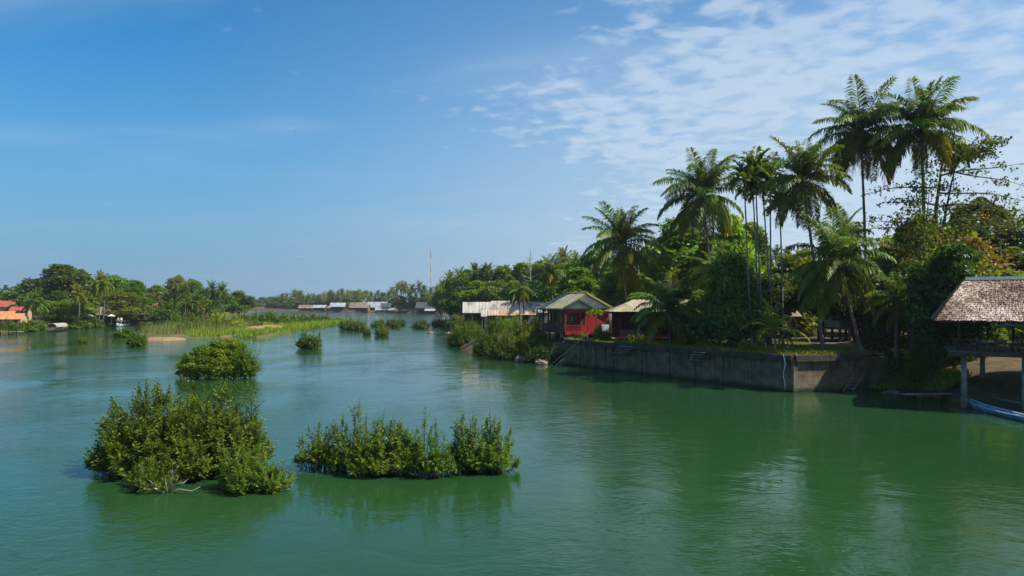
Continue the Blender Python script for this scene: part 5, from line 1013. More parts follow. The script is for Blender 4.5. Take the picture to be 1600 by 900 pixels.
def creeper():
    g = np.random.default_rng(31); Y = 78.2; base = Vector(((1452 - 800) * Y / F, Y, 3.5)); o = empty('flowering_creeper', base); mb = MB(); VV = {'leaf_light': [], 'flower': []}
    mb.tube([(0, 0, -.3), at(1449, 450, Y) - base, at(1447, 350, Y) - base, at(1455, 270, Y) - base], [0.08, 0.06, 0.05, 0.02], 6); mb.build('stem', M['bark'], o, smooth=True)
    for mt, spots, sz in (('leaf_light', [(1462, 235, .9, 200), (1450, 262, .8, 170), (1448, 300, .7, 120), (1446, 340, .8, 130), (1450, 380, 1.1, 200), (1470, 400, 1.3, 260), (1500, 415, 1.3, 240), (1440, 425, 1.1, 240), (1530, 425, 1.2, 200), (1478, 222, .7, 120)], 0.3), ('flower', [(1485, 255, .5, 40), (1482, 240, .4, 25), (1463, 368, .6, 30), (1445, 425, .7, 46), (1515, 428, .9, 50), (1545, 405, .6, 26), (1538, 335, .4, 18)], 0.24)):
        V = []; Q = []; T = []; b = 0
        for (x, y, r, n) in spots:
            p = np.array(at(x, y, Y - 0.4) - base); pos = p + g.normal(0, r, (n, 3)); d = ball(g, n); ln = sz * (0.7 + 0.6 * g.random(n)); v, q = leaf_arrays(pos, d, ball(g, n), ln, ln * 0.4, 0.2); V.append(v); Q.append(q + b); b += len(v); T.append(g.random(n))
        link('foliage' if mt != 'flower' else 'blossom', mesh_np('foliage', np.concatenate(V), np.concatenate(Q), M[mt], np.concatenate(T)), o)
    tag(o, 'yellow-flowered creeper climbing the tallest palm trunk', 'creeper')
creeper()
# ================================================================ shrubs and rocks at the water's edge left of the wall
SH = 'shrubs along the shore left of the red house'
def shore_shrub(x, ytop, ybase, w, label, Y=None, mat='leaf_light', seed=1, leaf=0.3, dens=9):
    Y = Y or W(x, ybase).y; k = Y / F; h = (ybase - ytop) * k; wd = w * k / 2; bz = max(0.0, CH + (HY - ybase) * Y / F); g = np.random.default_rng(seed)
    lb = [((g.uniform(-.45, .45) * wd, g.uniform(-.3, .5) * wd, h * g.uniform(0.4, 0.55)), (wd * g.uniform(.5, .62), wd * .55, h * g.uniform(.36, .5))) for _ in range(5)]
    B = [((g.uniform(-.55, .55) * wd, g.uniform(-.3, .5) * wd), (wd * g.uniform(.6, .8), wd * .6, h * g.uniform(.95, 1.3)), 1.0) for _ in range(6)]
    return fan_shrub('shore_shrub', ((x - 800) * k, Y, bz), seed, B, leaf, label, mat=mat, group=SH, stems=40, twigs=12, wfac=0.2, maxinc=84, low=0.15, ragged=(.8, 1.08), tipk=1.2)
for k, a in enumerate([(735, 510, 548, 60, 'bright feathery shrub at the left point of the shore', 147, 'leaf_light'), (775, 508, 545, 70, 'wide green shrub below the rusty awnings', 138, 'leaf_light'), (815, 500, 540, 60, 'tall shrub left of the red veranda', 128, 'leaf_light'), (838, 498, 535, 36, 'yellow-green shrub touching the red veranda', 117, 'leaf_light'), (795, 530, 563, 60, 'leafy shrub overhanging the water between the rocks', 113, 'leaf_mid'),
                       (850, 548, 572, 60, 'dark low shrub at the water below the red house', 107, 'leaf_dark'), (720, 516, 545, 40, 'dark shrub at the water edge of the left point', 150, 'leaf_mid'), (745, 497, 512, 40, 'dry brownish shrub below the pale tin wall', 190, 'leaf_dry'), (715, 497, 512, 34, 'low shrub behind the little canopy on the shore', 240, 'leaf_mid'), (770, 494, 512, 34, 'dark green shrub under the tin eave', 172, 'leaf_mid'), (790, 502, 530, 60, 'tall bright shrub hiding the foot of the tin house', 142, 'leaf_light'), (762, 528, 556, 54, 'green shrub at the top of the large rock ledge', 122, 'leaf_mid'), (835, 520, 556, 56, 'leafy shrub on the slope under the red veranda', 112, 'leaf_light')]):
    shore_shrub(*a[:5], Y=a[5], mat=a[6], seed=40 + k, leaf=0.30 if a[5] < 160 else 0.4, dens=9 if a[5] < 160 else 6)
def rock(x, y, w, label, seed, mat='rock', h=0.5):
    p = W(x, y); r = w * p.y / F / 2; rnd = random.Random(seed); mb = MB(); K = 6; n = 10; pts = []
    for i in range(K + 1):
        th = math.pi * i / K
        for j in range(n):
            a = 2 * math.pi * j / n; q = 1 + 0.28 * vnoise(math.cos(a) * 3 + seed, th * 2.5 + math.sin(a) * 3, 1.3, seed); mb.v.append((r * math.sin(th) * math.cos(a) * q, r * 0.8 * math.sin(th) * math.sin(a) * q, r * h * math.cos(th) * q))
    for i in range(K):
        for j in range(n): mb.f.append((i * n + j, i * n + (j + 1) % n, (i + 1) * n + (j + 1) % n, (i + 1) * n + j)); mb.m.append(0)
    o = mb.build('shore_rock', M[mat], loc=(p.x, p.y + r * 0.5, 0.1)); tag(o, label, 'rock', 'rocks at the water edge')
rock(765, 552, 34, 'large brown rock ledge at the water between the shrubs', 3, h=0.7); rock(735, 545, 16, 'pale rock at the foot of the left shrub', 5); rock(815, 566, 34, 'dark flat rock below the overhanging shrub', 6); rock(790, 558, 22, 'brown rock right of the large ledge', 7, h=0.6); rock(845, 570, 24, 'dark rock near the foot of the stairway', 8)
rock(700, 523, 14, 'grey stone in the shallows off the left point', 9); rock(672, 521, 10, 'flat stone lying out in the shallows', 10); rock(1395, 616, 26, 'low muddy rock near the plank jetty', 11, h=0.3); rock(1445, 621, 20, 'reddish flat rock beside the plank jetty', 12, 'sand', h=0.35); rock(718, 541, 8, 'small white stone at the water edge', 13, 'white_wall')
for k, (x0, y0, x1, y1) in enumerate([(739, 552, 742, 534), (858, 563, 880, 570), (866, 572, 882, 560)]):
    a, b = W(x0, y0), at(x1, y1, W(x0, y0).y - 0.5); tag(MB().tube([a - Vector((0, 0, .3)), a.lerp(b, 0.5), b], [0.07, 0.06, 0.04], 6).build('driftwood_pole', M['driftwood']), ['pale stake standing in the water at the left point', 'pale pole lying near the foot of the stairway', 'thin pole leaning near the foot of the stairway'][k], 'pole')
def lawn_plants():
    p = at(931, 525, 104.6); o = empty('papaya_tree', (p.x, 104.6, 3.56)); H = at(931, 490, 104.6).z - 3.56; MB().tube([(0, 0, -.2), (.06, 0, H * .5), (0, 0, H)], [.09, .07, .05], 7).build('trunk', M['bark_areca'], o, smooth=True); g = np.random.default_rng(5); n = 240
    c = np.array([0, 0, H]); d = ball(g, n); d[:, 2] = np.abs(d[:, 2]) * .6 - .12; pos = c + d * g.uniform(.5, 1.35, (n, 1)); ln = g.uniform(.3, .5, n); v, q = leaf_arrays(pos, nrm(d + ball(g, n) * .5), ball(g, n) + np.array([0, 0, 1.]), ln, ln * .32, .25); link('crown', mesh_np('crown', v, q, M['leaf_light'], g.random(n)), o); mb = MB()
    for k in range(0, n, 9): mb.tube([(0, 0, H - .1), tuple(pos[k])], [.02, .012], 4, cap=False)
    mb.build('leaf_stalks', M['leaf_light'], o); tag(o, 'small papaya tree with bright leaves by the red house', 'tree')
    p = at(939, 523, 104); fan_shrub('garden_shrub', (p.x, 104, 3.56), 71, [((0, 0), (1.2, 1.0, 2.0), 1.0), ((.5, .2), (.9, .8, 1.6), .7)], .2, 'yellow-green rounded garden shrub beside the papaya tree', mat='leaf_light', stems=40, twigs=10, wfac=.24, ragged=(.85, 1.05), tipk=1.1, group=GS)
    for k, (x, Y, w, h, mt) in enumerate([(1002, 97, .8, .9, 'leaf_light'), (985, 98, .6, .7, 'leaf_mid'), (912, 103.5, .6, .8, 'leaf_light'), (1170, 80.5, .9, 1.0, 'leaf_light'), (1062, 88.5, 1.0, .8, 'leaf_light'), (1100, 84.5, .8, .7, 'leaf_light'), (1385, 73.8, 1.3, 1.3, 'leaf_mid'), (1430, 69.5, 1.4, 1.1, 'leaf_light')]):
        fan_shrub('garden_shrub', ((x - 800) * Y / F, Y, 3.5 if x < 1300 else 1.6), 80 + k, [((0, 0), (w, w, h), 1.0)], .2, ['low weed clump at the corner of the bungalow', 'small weed clump on the lawn by the outhouse', 'small plant at the top of the stairway', 'bright grassy plant on the river wall left of the young palm', 'weeds spilling over the wall below the dark palm', 'weeds at the top of the steps below the red deck', 'leafy weeds on the slope past the ladder', 'sunlit weeds low on the slope by the jetty'][k], mat=mt, stems=26, twigs=9, wfac=.22, group=GS)
lawn_plants()
# grass on the yard and the slope
gp = scatter([(9, 103.5), (28.9, 72.4), (36, 74.6), (40, 76), (40, 96), (16, 106)], 9000, 8); blades('yard_grass', np.concatenate([gp, np.full((len(gp), 1), 3.56)], 1), 0.26, 0.05, M['grass'], 'short grass on the yard above the river wall', seed=9)
wp = scatter([(37, 72.6), (39.2, 71.6), (40.4, 66), (43, 66), (43, 74), (38, 76)], 2500, 11); zz = np.clip((wp[:, 0] - 39) * 0.5, 0.1, 3); blades('slope_weeds', np.concatenate([wp, zz[:, None]], 1), 0.8, 0.09, M['grass'], 'weeds on the dark slope beside the jetty', seed=12)
# weeds rooted along the top edge of the wall
g = np.random.default_rng(91); t = g.random(1500); t = t[(np.sin(t * 47) + np.sin(t * 19 + 1) + g.normal(0, .5, len(t))) > 0.2]; e = np.array([[8.0 + 20.5 * k, 103.6 - 32.4 * k] for k in t]) + g.normal(0, .22, (len(t), 2)) + np.array([.35, .2])
e2 = np.stack([g.uniform(28.8, 36, 260), np.zeros(260)], 1); e2[:, 1] = 71.3 + (e2[:, 0] - 28.5) * .286 + g.normal(.35, .2, 260); e = np.concatenate([e, e2]); blades('wall_weeds', np.concatenate([e, np.full((len(e), 1), 3.68)], 1), .5, .06, M['grass'], 'weeds growing along the top edge of the river wall', seed=92, lean=1.6)
# utility pole behind the restaurant
up = at(1563, 384, 84); o = empty('utility_pole', (up.x, 84, 3.5)); MB().tube([(0, 0, -.5), (0, 0, up.z - 3.5)], [0.12, 0.09], 8).build('pole', M['concrete_post'], o); MB().box((0, 0, up.z - 4.0), (1.2, 0.1, 0.1)).build('crossarm', M['wood_grey'], o); tag(o, 'grey utility pole behind the thatched roof', 'pole')
# ================================================================ right bank further off
GM = 'trees of the wooded right bank further upstream'
for k, (p, x, yt, Y, w) in enumerate([('dark0', 705, 436, 330, 46), ('mid1', 730, 424, 300, 60), ('dark1', 757, 418, 270, 60), ('mid0', 785, 418, 250, 70), ('light0', 815, 412, 240, 60), ('mid2', 842, 410, 220, 60), ('dark2', 775, 440, 225, 60), ('dark0', 835, 440, 200, 60), ('light1', 745, 440, 260, 50), ('light2', 800, 440, 215, 40), ('mid1', 872, 412, 205, 60), ('dark1', 720, 450, 270, 50), ('mid2', 690, 452, 400, 34), ('dark2', 862, 450, 185, 50), ('light1', 890, 425, 185, 60)]):
    tree(p, x, yt, Y, w, 3.0, ['dark tree at the left end of the wooded right bank', 'green tree behind the left end of the pale tin roof', 'dark tree above the middle of the pale tin roof', 'round green tree left of the skirted palm', 'light green tree left of the leafless grey tree', 'green tree right of the leafless grey tree', 'low dark tree close behind the pale tin roof',
         'low dark tree behind the skirted palm', 'low light green tree above the left tin eave', 'small light green tree beside the skirted palm', 'green tree behind the palm near the red house roof', 'low dark tree left of the pale tin roof', 'small green tree farthest left, beside the tan-roofed house', 'low dark tree behind the ridge of the red house', 'light green tree above the red house roof'][k], GM)
GP = 'palms of the wooded right bank'
for k, (x, yt, Y, L) in enumerate([(703, 424, 330, 17), (718, 420, 320, 18), (742, 412, 300, 19), (762, 412, 290, 19), (790, 415, 260, 18), (880, 390, 210, 28), (899, 398, 200, 28), (858, 402, 215, 24), (728, 432, 290, 16), (712, 445, 320, 15), (690, 440, 380, 15), (752, 432, 270, 18)]):
    far_palm(x, yt, Y, L, 3, ['palm crown at the left top of the wooded right bank', 'second palm crown from the left top of the wooded right bank', 'palm crown on the skyline above the left tin roof', 'palm crown on the skyline above the middle of the tin roof', 'palm crown left of the leafless grey tree', 'tall palm crown left of the wide palm by the red house', 'palm crown just left of the wide palm by the red house', 'palm crown right of the leafless grey tree',
             'lower palm crown left of the tin roof', 'lowest palm crown at the left of the wooded bank', 'small palm crown beside the tan-roofed house', 'low palm crown above the left end of the tin roof'][k], GP)
def dead_tree():
    Y = 210.; p = at(828, 392, Y); base = Vector((p.x, Y, 3.5)); o = empty('bare_tree', base); rnd = random.Random(6); H = p.z - 3.5; tr = MB(); tr.tube([(0, 0, -.5), (0.2, 0, H * .5), (0.1, 0, H * .96)], [.3, .2, .05], 7); tr.build('trunk', M['driftwood'], o); br = MB()
    for k in range(34):
        z = H * rnd.uniform(.5, .95); a = rnd.uniform(0, 6.28); l = rnd.uniform(1, 3.4) * (1.2 - z / H * 0.6); e = Vector((math.cos(a) * l, math.sin(a) * l, z + rnd.uniform(.3, 1.8))); br.tube([(0.1, 0, z), e * 0.6 + Vector((0, 0, z * .4)), e], [.08, .05, .02], 4)
        br.tube([e * .7 + Vector((0, 0, z * .3)), e + Vector((rnd.uniform(-1, 1), rnd.uniform(-1, 1), rnd.uniform(0, .8)))], [.035, .012], 4)
    tag(br.build('branches', M['driftwood'], o), kind='stuff'); tag(o, 'leafless grey tree standing out of the wooded bank', 'tree')
dead_tree()
# bend with palms at the end of the reach
GB = 'palms at the bend beside the dark riverside house'
for x, yt, Y, L in [(612, 448, 590, 10), (622, 441, 600, 11), (628, 440, 590, 12), (634, 441, 585, 12), (644, 444, 590, 12), (655, 440, 585, 12), (663, 446, 580, 11), (673, 449, 560, 11), (683, 447, 540, 11), (618, 455, 580, 10), (640, 456, 580, 11), (668, 458, 550, 10), (650, 458, 575, 10)]:
    far_palm(x, yt, Y + 75, L, 2.5, 'coconut palm in the tall clump at the river bend', GB)
for k, (x, yt, Y, w) in enumerate([(625, 462, 600, 30), (645, 463, 595, 26), (665, 460, 585, 28), (680, 462, 560, 26)]): tree('dark%d' % (k % 3), x, yt, Y + 70, w, 1.5, 'dark tree under the palm clump at the river bend', 'trees under the palm clump at the bend')
GF = 'palms in the far row behind the stilt houses'
rf = random.Random(17)
for k in range(34):
    x = 432 + k * 5.3 + rf.uniform(-2, 2); far_palm(x, 457 + rf.uniform(-5.5, 5) + (3 if x < 460 else 0), 880 + rf.uniform(-25, 60) - (x - 430) * 0.75, rf.uniform(8, 10.5), 2.5, 'small coconut palm in the far row behind the stilt houses', GF)
for k in range(13):
    x = 430 + k * 14.5 + rf.uniform(-3, 3); tree('haze%d' % (k % 2), x, 466 + rf.uniform(-2, 2), 885 - (x - 430) * 0.75, rf.uniform(18, 26), 1.0, 'low dark tree under the far row of palms', 'trees under the far row of palms')
tree('haze1', 555, 455, 1000, 24, 2, 'round hill-like tree crown above the far palms'); 
for k, (x, yt, w) in enumerate([(398, 468, 26), (410, 465, 24), (424, 464, 26), (438, 466, 24), (384, 470, 24), (452, 466, 24), (370, 470, 30)]): tree('haze%d' % (k % 2), x, yt, 1180 + 25 * k, w, 1.0, 'hazy tree on the most distant stretch of the bank', 'most distant hazy trees')
# far bank behind them
far = MB().quad((-1400, 1250, 3), (900, 1250, 3), (1600, 3400, 6), (-3300, 3400, 6)).build('far_ground', M['soil']); tag(far, 'distant ground behind the far trees', kind='structure')
# the wood that closes the view behind both banks: trees one cannot tell apart
def far_wood(name, spots, label, seed):
    g = np.random.default_rng(seed); V = []; Q = []; T = []; b = 0
    for (x, y, z, r, h) in spots:
        n = 420; pts = [((x + g.normal(0, r * .5), y + g.normal(0, r * .4), z + h * g.uniform(.25, .85)), r * g.uniform(.4, .7)) for _ in range(7)]; v, q, t = puff_crown(g, pts, n, r * 0.2, shell=0.6); V.append(v); Q.append(q + b); T.append(t); b += len(v)
    o = link(name, mesh_np(name, np.concatenate(V), np.concatenate(Q), M['leaf_haze'], np.concatenate(T))); tag(o, label, 'wood', kind='stuff')
g = np.random.default_rng(60)
far_wood('far_wood', [(x, 330 + g.uniform(-20, 60) + abs(x - 60) * .1, 3, g.uniform(7, 11), g.uniform(11, 17)) for x in np.linspace(20, 330, 46)], 'distant wood behind the right bank grove', 61)
far_wood('far_wood', [(x, 430 + g.uniform(-20, 70) , 3, g.uniform(7, 11), g.uniform(10, 16)) for x in np.linspace(-420, -190, 36)], 'distant wood behind the left bank trees', 62)
# ---- far stilt houses
def far_house(x0, x1, ybase, yeave, yridge, wall, roof, label, Y=None, d=11, openf=False):
    Y = Y or W(x0, ybase).y; w = (x1 - x0) * Y / F; z = lambda y: CH + (HY - y) * Y / F; gable_hut('riverside_house', ((x0 + x1 - 1600) / 2 * Y / F, Y + d / 2 - 7, 0), random.Random(x0).uniform(-.12, .12), w, d, 0.9, z(yeave), z(yridge), wall, roof, label, openfront=openf, n=3, group='houses on stilts along the far bank', win=3)
far_house(468, 491, 486.6, 481, 476.5, 'wood_dark', 'tin_brown', 'brown-roofed stilt house, leftmost of the far riverside row'); far_house(491, 511, 486.8, 480.5, 476.5, 'wood_dark', 'tin_grey', 'grey-roofed low stilt house second from the left in the far row')
far_house(508, 522, 487, 481, 477.5, 'wood_dark', 'tin_brown', 'small brown house between two grey-roofed far houses', Y=780); far_house(517, 541, 487, 479, 473, 'wood_dark', 'tin_grey', 'tall grey-roofed stilt house left of the gap in the far row', openf=True)
far_house(547, 577, 487.6, 480.5, 472.5, 'wood_dark', 'tin_brown', 'brown house right of the gap in the far row', Y=755); far_house(555, 578, 488, 480.5, 475.5, 'brick_wall', 'thatch', 'house with tan roof in front of the brown far house', openf=True, Y=715)
far_house(574, 606, 488.2, 480, 471.5, 'wood_dark', 'tin_grey', 'house with the largest pale metal roof in the far row', Y=725); far_house(596, 612, 488, 479, 473.5, 'wood_dark', 'tin_dark', 'dark-roofed house behind the yellow-walled far house', Y=700)
far_house(587, 611, 489, 484, 480.3, 'white_wall', 'tin_grey', 'low pale house on the water left of the yellow wall', openf=True); far_house(609, 622, 489, 484, 480.8, 'yellow', 'tin_grey', 'low house with yellow wall at the right end of the far row')
far_house(651, 686, 491.2, 481, 472, 'tin_dark', 'tin_dark', 'large black-roofed house on posts at the river bend', openf=True); far_house(664, 684, 491.6, 485, 482.3, 'wood_dark', 'tin_grey', 'pale strip-roofed shed in front of the black-roofed house', Y=560, openf=True); far_house(681, 693, 492, 477, 470.5, 'brick_wall', 'thatch', 'tan-roofed house right of the black-roofed house', Y=520)
def low_deck():
    a = W(683, 497, .8); b = W(716, 497, .8); o = empty('river_deck', (a.x, a.y, 0)); L = b.x - a.x; MB().box((L / 2, 3, 1.6), (L, 6, .2)).build('deck', M['wood_dark'], o)
    for k in range(6): MB().box((L * k / 5, 0, .5), (.25, .25, 2.4)).build('post', M['wood_dark'], o)
    MB().box((L / 2, -.1, 2.5), (L, .1, .1)).build('rail', M['wood_grey'], o); tag(o, 'low dark timber deck on the water before the tin-roofed house', 'deck')
low_deck()
def canopy():
    p = W(709, 512, .3); o = empty('boat_canopy', (p.x, p.y, 0)); 
    for k, (dx, dy, zz) in enumerate(((0, 0, 2.0), (3.0, 3, 2.6))):
        sheet_roof(o, 'roof_sheet', [(dx - 2.4, dy - 1, zz), (dx + 2.4, dy - 1, zz + .1), (dx + 2.4, dy + 1.4, zz + .5), (dx - 2.4, dy + 1.4, zz + .4)], 2, M['tin'])
        for s in (-2, 2): MB().box((dx + s, dy, zz / 2), (.12, .12, zz + .3)).build('post', M['wood_dark'], o)
    tag(o, 'two little pale tin canopies on the shore by the point', 'canopy')
canopy()
# ---- lattice mast
def mast():
    Y = 900.; p = at(673, 387, Y); H = p.z - 2; o = empty('radio_mast', (p.x, Y, 2)); n = 9; w = 0.34
    for k in range(n):
        z0, z1 = H * .93 * k / n, H * .93 * (k + 1) / n; mt = M['mast_red'] if k % 2 == 0 else M['mast_white']; mb = MB(); c = [(w * math.cos(a), w * math.sin(a)) for a in (0.5, 2.6, 4.7)]
        for i, (x, y) in enumerate(c):
            mb.tube([(x, y, z0), (x, y, z1)], .10, 5)
            for s in range(5):
                za = z0 + (z1 - z0) * s / 5; zb = z0 + (z1 - z0) * (s + 1) / 5; x2, y2 = c[(i + 1) % 3]; mb.tube([(x, y, za), (x2, y2, zb)], .07, 4, cap=False)
        mb.build('section', mt, o)
    MB().tube([(0, 0, H * .92), (0, 0, H)], .14, 6).build('antenna', M['mast_red'], o)
    for z in (.42, .62, .9): MB().box((1.1, -.6, H * z), (.9, .5, 2.2)).build('dish', M['mast_white'], o)
    tag(o, 'red and white lattice radio mast above the bend', 'mast')
mast()
# ================================================================ left bank
GL = 'leafy trees along the left bank'
for a in [('dark0', 98, 415, 285, 76, 'tallest broad tree on the left bank'), ('mid1', 128, 424, 292, 40, 'broad tree joined to the right of the tallest left bank tree'), ('mid0', 38, 446, 300, 44, 'dark feathery tree left of the tallest left bank tree'), ('bush2', 90, 455, 262, 40, 'dense dark tree in front of the tallest left bank tree'), ('bush1', 105, 470, 258, 40, 'green tree low beside the covered boat'), ('mid2', 178, 432, 296, 40, 'tree right of the three slim palms'), ('dry0', 200, 438, 300, 46, 'olive toned tree behind the parasols'), ('light2', 212, 440, 288, 40, 'dark tree above the white chairs'), ('bush1', 190, 456, 280, 44, 'wide low tree over the white boat'),
          ('bush0', 160, 466, 285, 36, 'dark tree behind the slim palm trunks'), ('dark0', 245, 447, 340, 34, 'lone round tree in the gap of the left bank'), ('mid1', 278, 433, 335, 34, 'tall tree at the palm group above the island'), ('mid2', 302, 438, 338, 36, 'tree right of the palm group above the island'), ('bush1', 318, 454, 330, 30, 'light green tree above the reeds'), ('bush0', 270, 468, 325, 36, 'dark shade tree behind the pink pier'), ('mid0', 372, 455, 400, 36, 'rounded last tree of the left bank'), ('mid0', 345, 452, 390, 30, 'tree left of the last left bank tree'), ('mid1', 6, 462, 300, 40, 'tree above the orange roofs'), ('bush0', 20, 476, 262, 22, 'bushy tree between the two red roofs'), ('bush2', 228, 474, 300, 14, 'dark bushy tree left of the half hidden red roof'), ('bush0', 246, 478, 304, 12, 'bushy tree right of the half hidden red roof'), ('bush2', 222, 470, 300, 24, 'dark tree beside the red roof'), ('light1', 130, 455, 268, 34, 'yellow-green tree left of the slim palms')]:
    tree(a[0], a[1], a[2], a[3], a[4] * 1.3, 2.2, a[5], GL)
GQ = 'coconut palms along the left bank'
for x, yt, Y, L, lb in [(58, 455, 244, 23, 'low wide palm beside the cream house on the left bank'), (46, 462, 248, 18, 'small palm left of the low wide palm'), (121, 446, 251, 19, 'yellowing palm between the dark trees of the left bank'), (155, 426, 254, 21, 'tallest slim palm of the left bank trio'), (161, 430, 258, 19, 'right palm of the slim left bank trio'), (149, 438, 256, 17, 'left leaning palm of the slim left bank trio'), (272, 448, 311, 17, 'left palm of the group above the island'), (279, 433, 308, 18, 'highest palm of the group above the island'), (287, 446, 304, 18, 'right palm of the group above the island'), (331, 440, 331, 17, 'tall palm above the broad-leaved clump'), (347, 443, 331, 16, 'palm right of the one above the broad-leaved clump'), (250, 463, 320, 13, 'small palm over the red roof'), (300, 462, 325, 14, 'short palm above the reeds'), (222, 474, 285, 13, 'short yellow palm near the red roof'), (313, 470, 322, 12, 'low palm at the edge of the reeds'), (340, 462, 350, 13, 'low palm behind the broad-leaved clump')]:
    far_palm(x, yt, Y, L, 2.2, lb, GQ)
for k, (x, yt, yb, w) in enumerate([(40, 500, 518, 46), (18, 502, 519, 40), (60, 505, 517, 34), (118, 500, 513, 50), (145, 499, 511, 44), (165, 501, 510, 30), (215, 496, 507, 26), (240, 495, 506, 24), (100, 495, 505, 26), (5, 500, 518, 26), (262, 494, 503, 22)]):
    channel_bush(x, yt, yb, w, ['bright bush below the cream house on the left bank', 'bush below the orange roof', 'bush left of the covered boat', 'bush right of the covered boat', 'wide bush on the shore under the slim palms', 'bush left of the white boat', 'bush right of the white boat on the far left shore', 'bush between the white boat and the pink pier', 'dark bush behind the covered boat', 'bush at the picture edge below the orange roof', 'bush behind the pink pier'][k], 'bushes along the left shore', name='shore_bush')
def left_houses():
    def hip(name, x, y, Y, w, d, ev, rg, wall, roof, label, bz=2.4):
        p = at(x, y, Y); gable_hut(name, (p.x, Y, bz), 0.25, w, d, .3, ev, rg, wall, roof, label, post=False, n=4, group='houses on the left bank')
    hip('tiled_house', 1, 490, 234, 9, 7, 1.8, 4.0, 'cream', 'orange_tile', 'house with orange tiled roof at the left edge'); hip('tiled_house', 23, 494, 226, 6, 6, 1.8, 3.4, 'cream', 'orange_tile', 'low orange-roofed wing beside the orange tiled house')
    hip('tiled_house', 32, 484, 252, 6, 6, 3.6, 5.4, 'cream', 'red_tile', 'cream house with dark red roof behind the orange roofs'); hip('tiled_house', 4, 476, 275, 10, 8, 5.4, 7.6, 'cream', 'red_tile', 'house with brick red roof behind trees at the left edge'); hip('tiled_house', 238, 480, 312, 5, 6, 4.2, 6.8, 'brick_wall', 'red_tile', 'red-roofed house half hidden by trees above the pink pier')
    hip('thatched_hut', 170, 490, 275, 8, 6, 2.4, 5.2, 'wood_dark', 'thatch', 'small grey thatched hut under the trees by the slim palms'); hip('thatched_hut', 205, 492, 285, 12, 6, 2.6, 4.4, 'wood_dark', 'tin_dark', 'dark open shelter behind the white chairs')
left_houses()
def covered_boat():
    p0, p1 = W(74, 519), W(104, 516); o = long_boat('covered_boat', p0, p1, 1.8, .7, 'wood_dark', 'wood_grey', 'wooden boat with rounded tan canopy at the left shore'); L = (p1 - p0).length; mb = MB(); n = 8; rr = 1.35
    for i in range(n):
        a0, a1 = math.pi * i / n, math.pi * (i + 1) / n; mb.quad((L * .22, -rr * math.cos(a0), 1.4 + 1.15 * math.sin(a0)), (L * .22, -rr * math.cos(a1), 1.4 + 1.15 * math.sin(a1)), (L * .82, -rr * math.cos(a1), 1.4 + 1.15 * math.sin(a1)), (L * .82, -rr * math.cos(a0), 1.4 + 1.15 * math.sin(a0)))
    c = mb.build('canopy', M['wood_pale'], o); c.modifiers.new('shell', 'SOLIDIFY').thickness = .06
    for t in (.22, .52, .82):
        for s in (-1, 1): MB().box((L * t, s * 1.3, .9), (.1, .1, 1.1)).build('canopy_post', M['wood_dark'], o)
covered_boat()
def white_boat():
    p0, p1 = W(183, 510.5), W(203, 508.5); o = long_boat('white_boat', p0, p1, 1.8, .75, 'boat_white', 'boat_white', 'white passenger boat with flat roof moored on the left shore'); L = (p1 - p0).length
    MB().box((L * .45, 0, 2.1), (L * .62, 1.7, .1)).build('roof', M['boat_white'], o); MB().box((L * .05, 0, .6), (.7, 1.2, .9)).build('stern', M['boat_blue'], o)
    for t in (.16, .45, .74):
        for s in (-.75, .75): MB().box((L * t, s, 1.4), (.08, .08, 1.4)).build('roof_post', M['boat_white'], o)
white_boat()
def parasol(x, y, Y, label):
    p = at(x, y, Y); o = empty('white_parasol', (p.x, Y, 2.2)); h = p.z - 2.2; MB().tube([(0, 0, 0), (0, 0, h)], .05, 6).build('pole', M['wood_pale'], o); mb = MB()
    for k in range(8): a, b = k * math.pi / 4, (k + 1) * math.pi / 4; mb.quad((1.5 * math.cos(a), 1.5 * math.sin(a), h - .7), (1.5 * math.cos(b), 1.5 * math.sin(b), h - .7), (0, 0, h))
    mb.build('canopy', M['white_wall'], o).modifiers.new('shell', 'SOLIDIFY').thickness = .03; tag(o, label, 'parasol', 'parasols on the left bank')
parasol(174, 491, 268, 'white parasol beside the grey thatched hut'); parasol(200, 487, 278, 'pale parasol above the white chairs'); parasol(140, 491, 262, 'white parasol left of the slim palms')
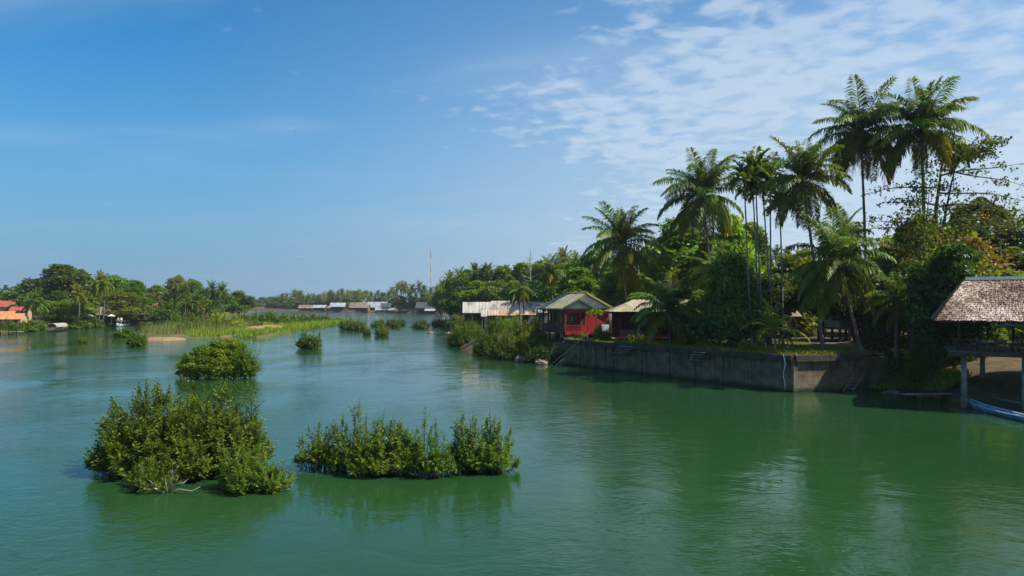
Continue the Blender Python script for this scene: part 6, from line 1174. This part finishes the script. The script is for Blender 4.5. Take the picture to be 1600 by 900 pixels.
def garden_chair(x, label):
    p = at(x, 499, 272); o = empty('garden_chair', (p.x, 272, 2.3), .3 * x); MB().box((0, 0, .45), (.6, .6, .06)).build('seat', M['boat_white'], o); MB().box((0, .28, .8), (.6, .06, .7)).build('backrest', M['boat_white'], o)
    for a in (-.25, .25):
        for b in (-.25, .25): MB().box((a, b, .2), (.06, .06, .5)).build('leg', M['boat_white'], o)
    tag(o, label, 'chair', 'white chairs on the left bank')
for k, x in enumerate((183.5, 187, 190)): garden_chair(x, ['leftmost of three white chairs on the left bank', 'middle one of three white chairs on the left bank', 'rightmost of three white chairs on the left bank'][k])
def pier():
    p = W(262, 503, .6); o = empty('wooden_pier', (p.x, p.y, 0)); MB().box((1.8, 0, 1.0), (4, 1.6, .15)).build('deck', M['brick_wall'], o)
    for u in (0, 1.8, 3.6): MB().box((u, -.6, .9), (.15, .15, 3)).build('post', M['wood_pale'], o)
    MB().box((1.8, -.65, 2.1), (3.8, .1, .1)).build('rail', M['brick_wall'], o); tag(o, 'little pinkish pier at the shore above the island', 'pier')
pier()
def left_jetty():
    p = W(-8, 520, .6); o = empty('shore_deck', (p.x, p.y, 0)); MB().box((3.5, 0, .9), (8, 2.5, .2)).build('deck', M['wood_grey'], o)
    for k in range(4): MB().box((k * 2.3, -1, .4), (.2, .2, 2)).build('post', M['wood_dark'], o)
    MB().box((3.5, -1.1, 1.7), (8, .1, .1)).build('rail', M['wood_dark'], o); tag(o, 'low dark landing deck at the left edge of the picture', 'deck')
left_jetty()
lp = scatter([(-151, 200), (-158, 250), (-154, 283), (-152, 335), (-170, 335), (-172, 210)], 5000, 21); lz = np.clip((-152 - lp[:, 0]) * .13, .25, 2.2); blades('bank_grass', np.concatenate([lp, lz[:, None]], 1), .9, .16, M['grass'], 'grass on the left bank slope', seed=22)
# ================================================================ haze
def haze():
    m, N, L, nn = new_mat('haze'); v = nn('ShaderNodeVolumePrincipled'); v.inputs['Color'].default_value = (0.80, 0.88, 1.0, 1); v.inputs['Density'].default_value = 0.00010; v.inputs['Anisotropy'].default_value = 0.2
    o = nn('ShaderNodeOutputMaterial'); L.new(v.outputs[0], o.inputs['Volume']); b = MB().box((0, 1550, 48.5), (7600, 4300, 103)).build('haze', m); tag(b, 'thin bluish haze over the river', kind='stuff')
haze()
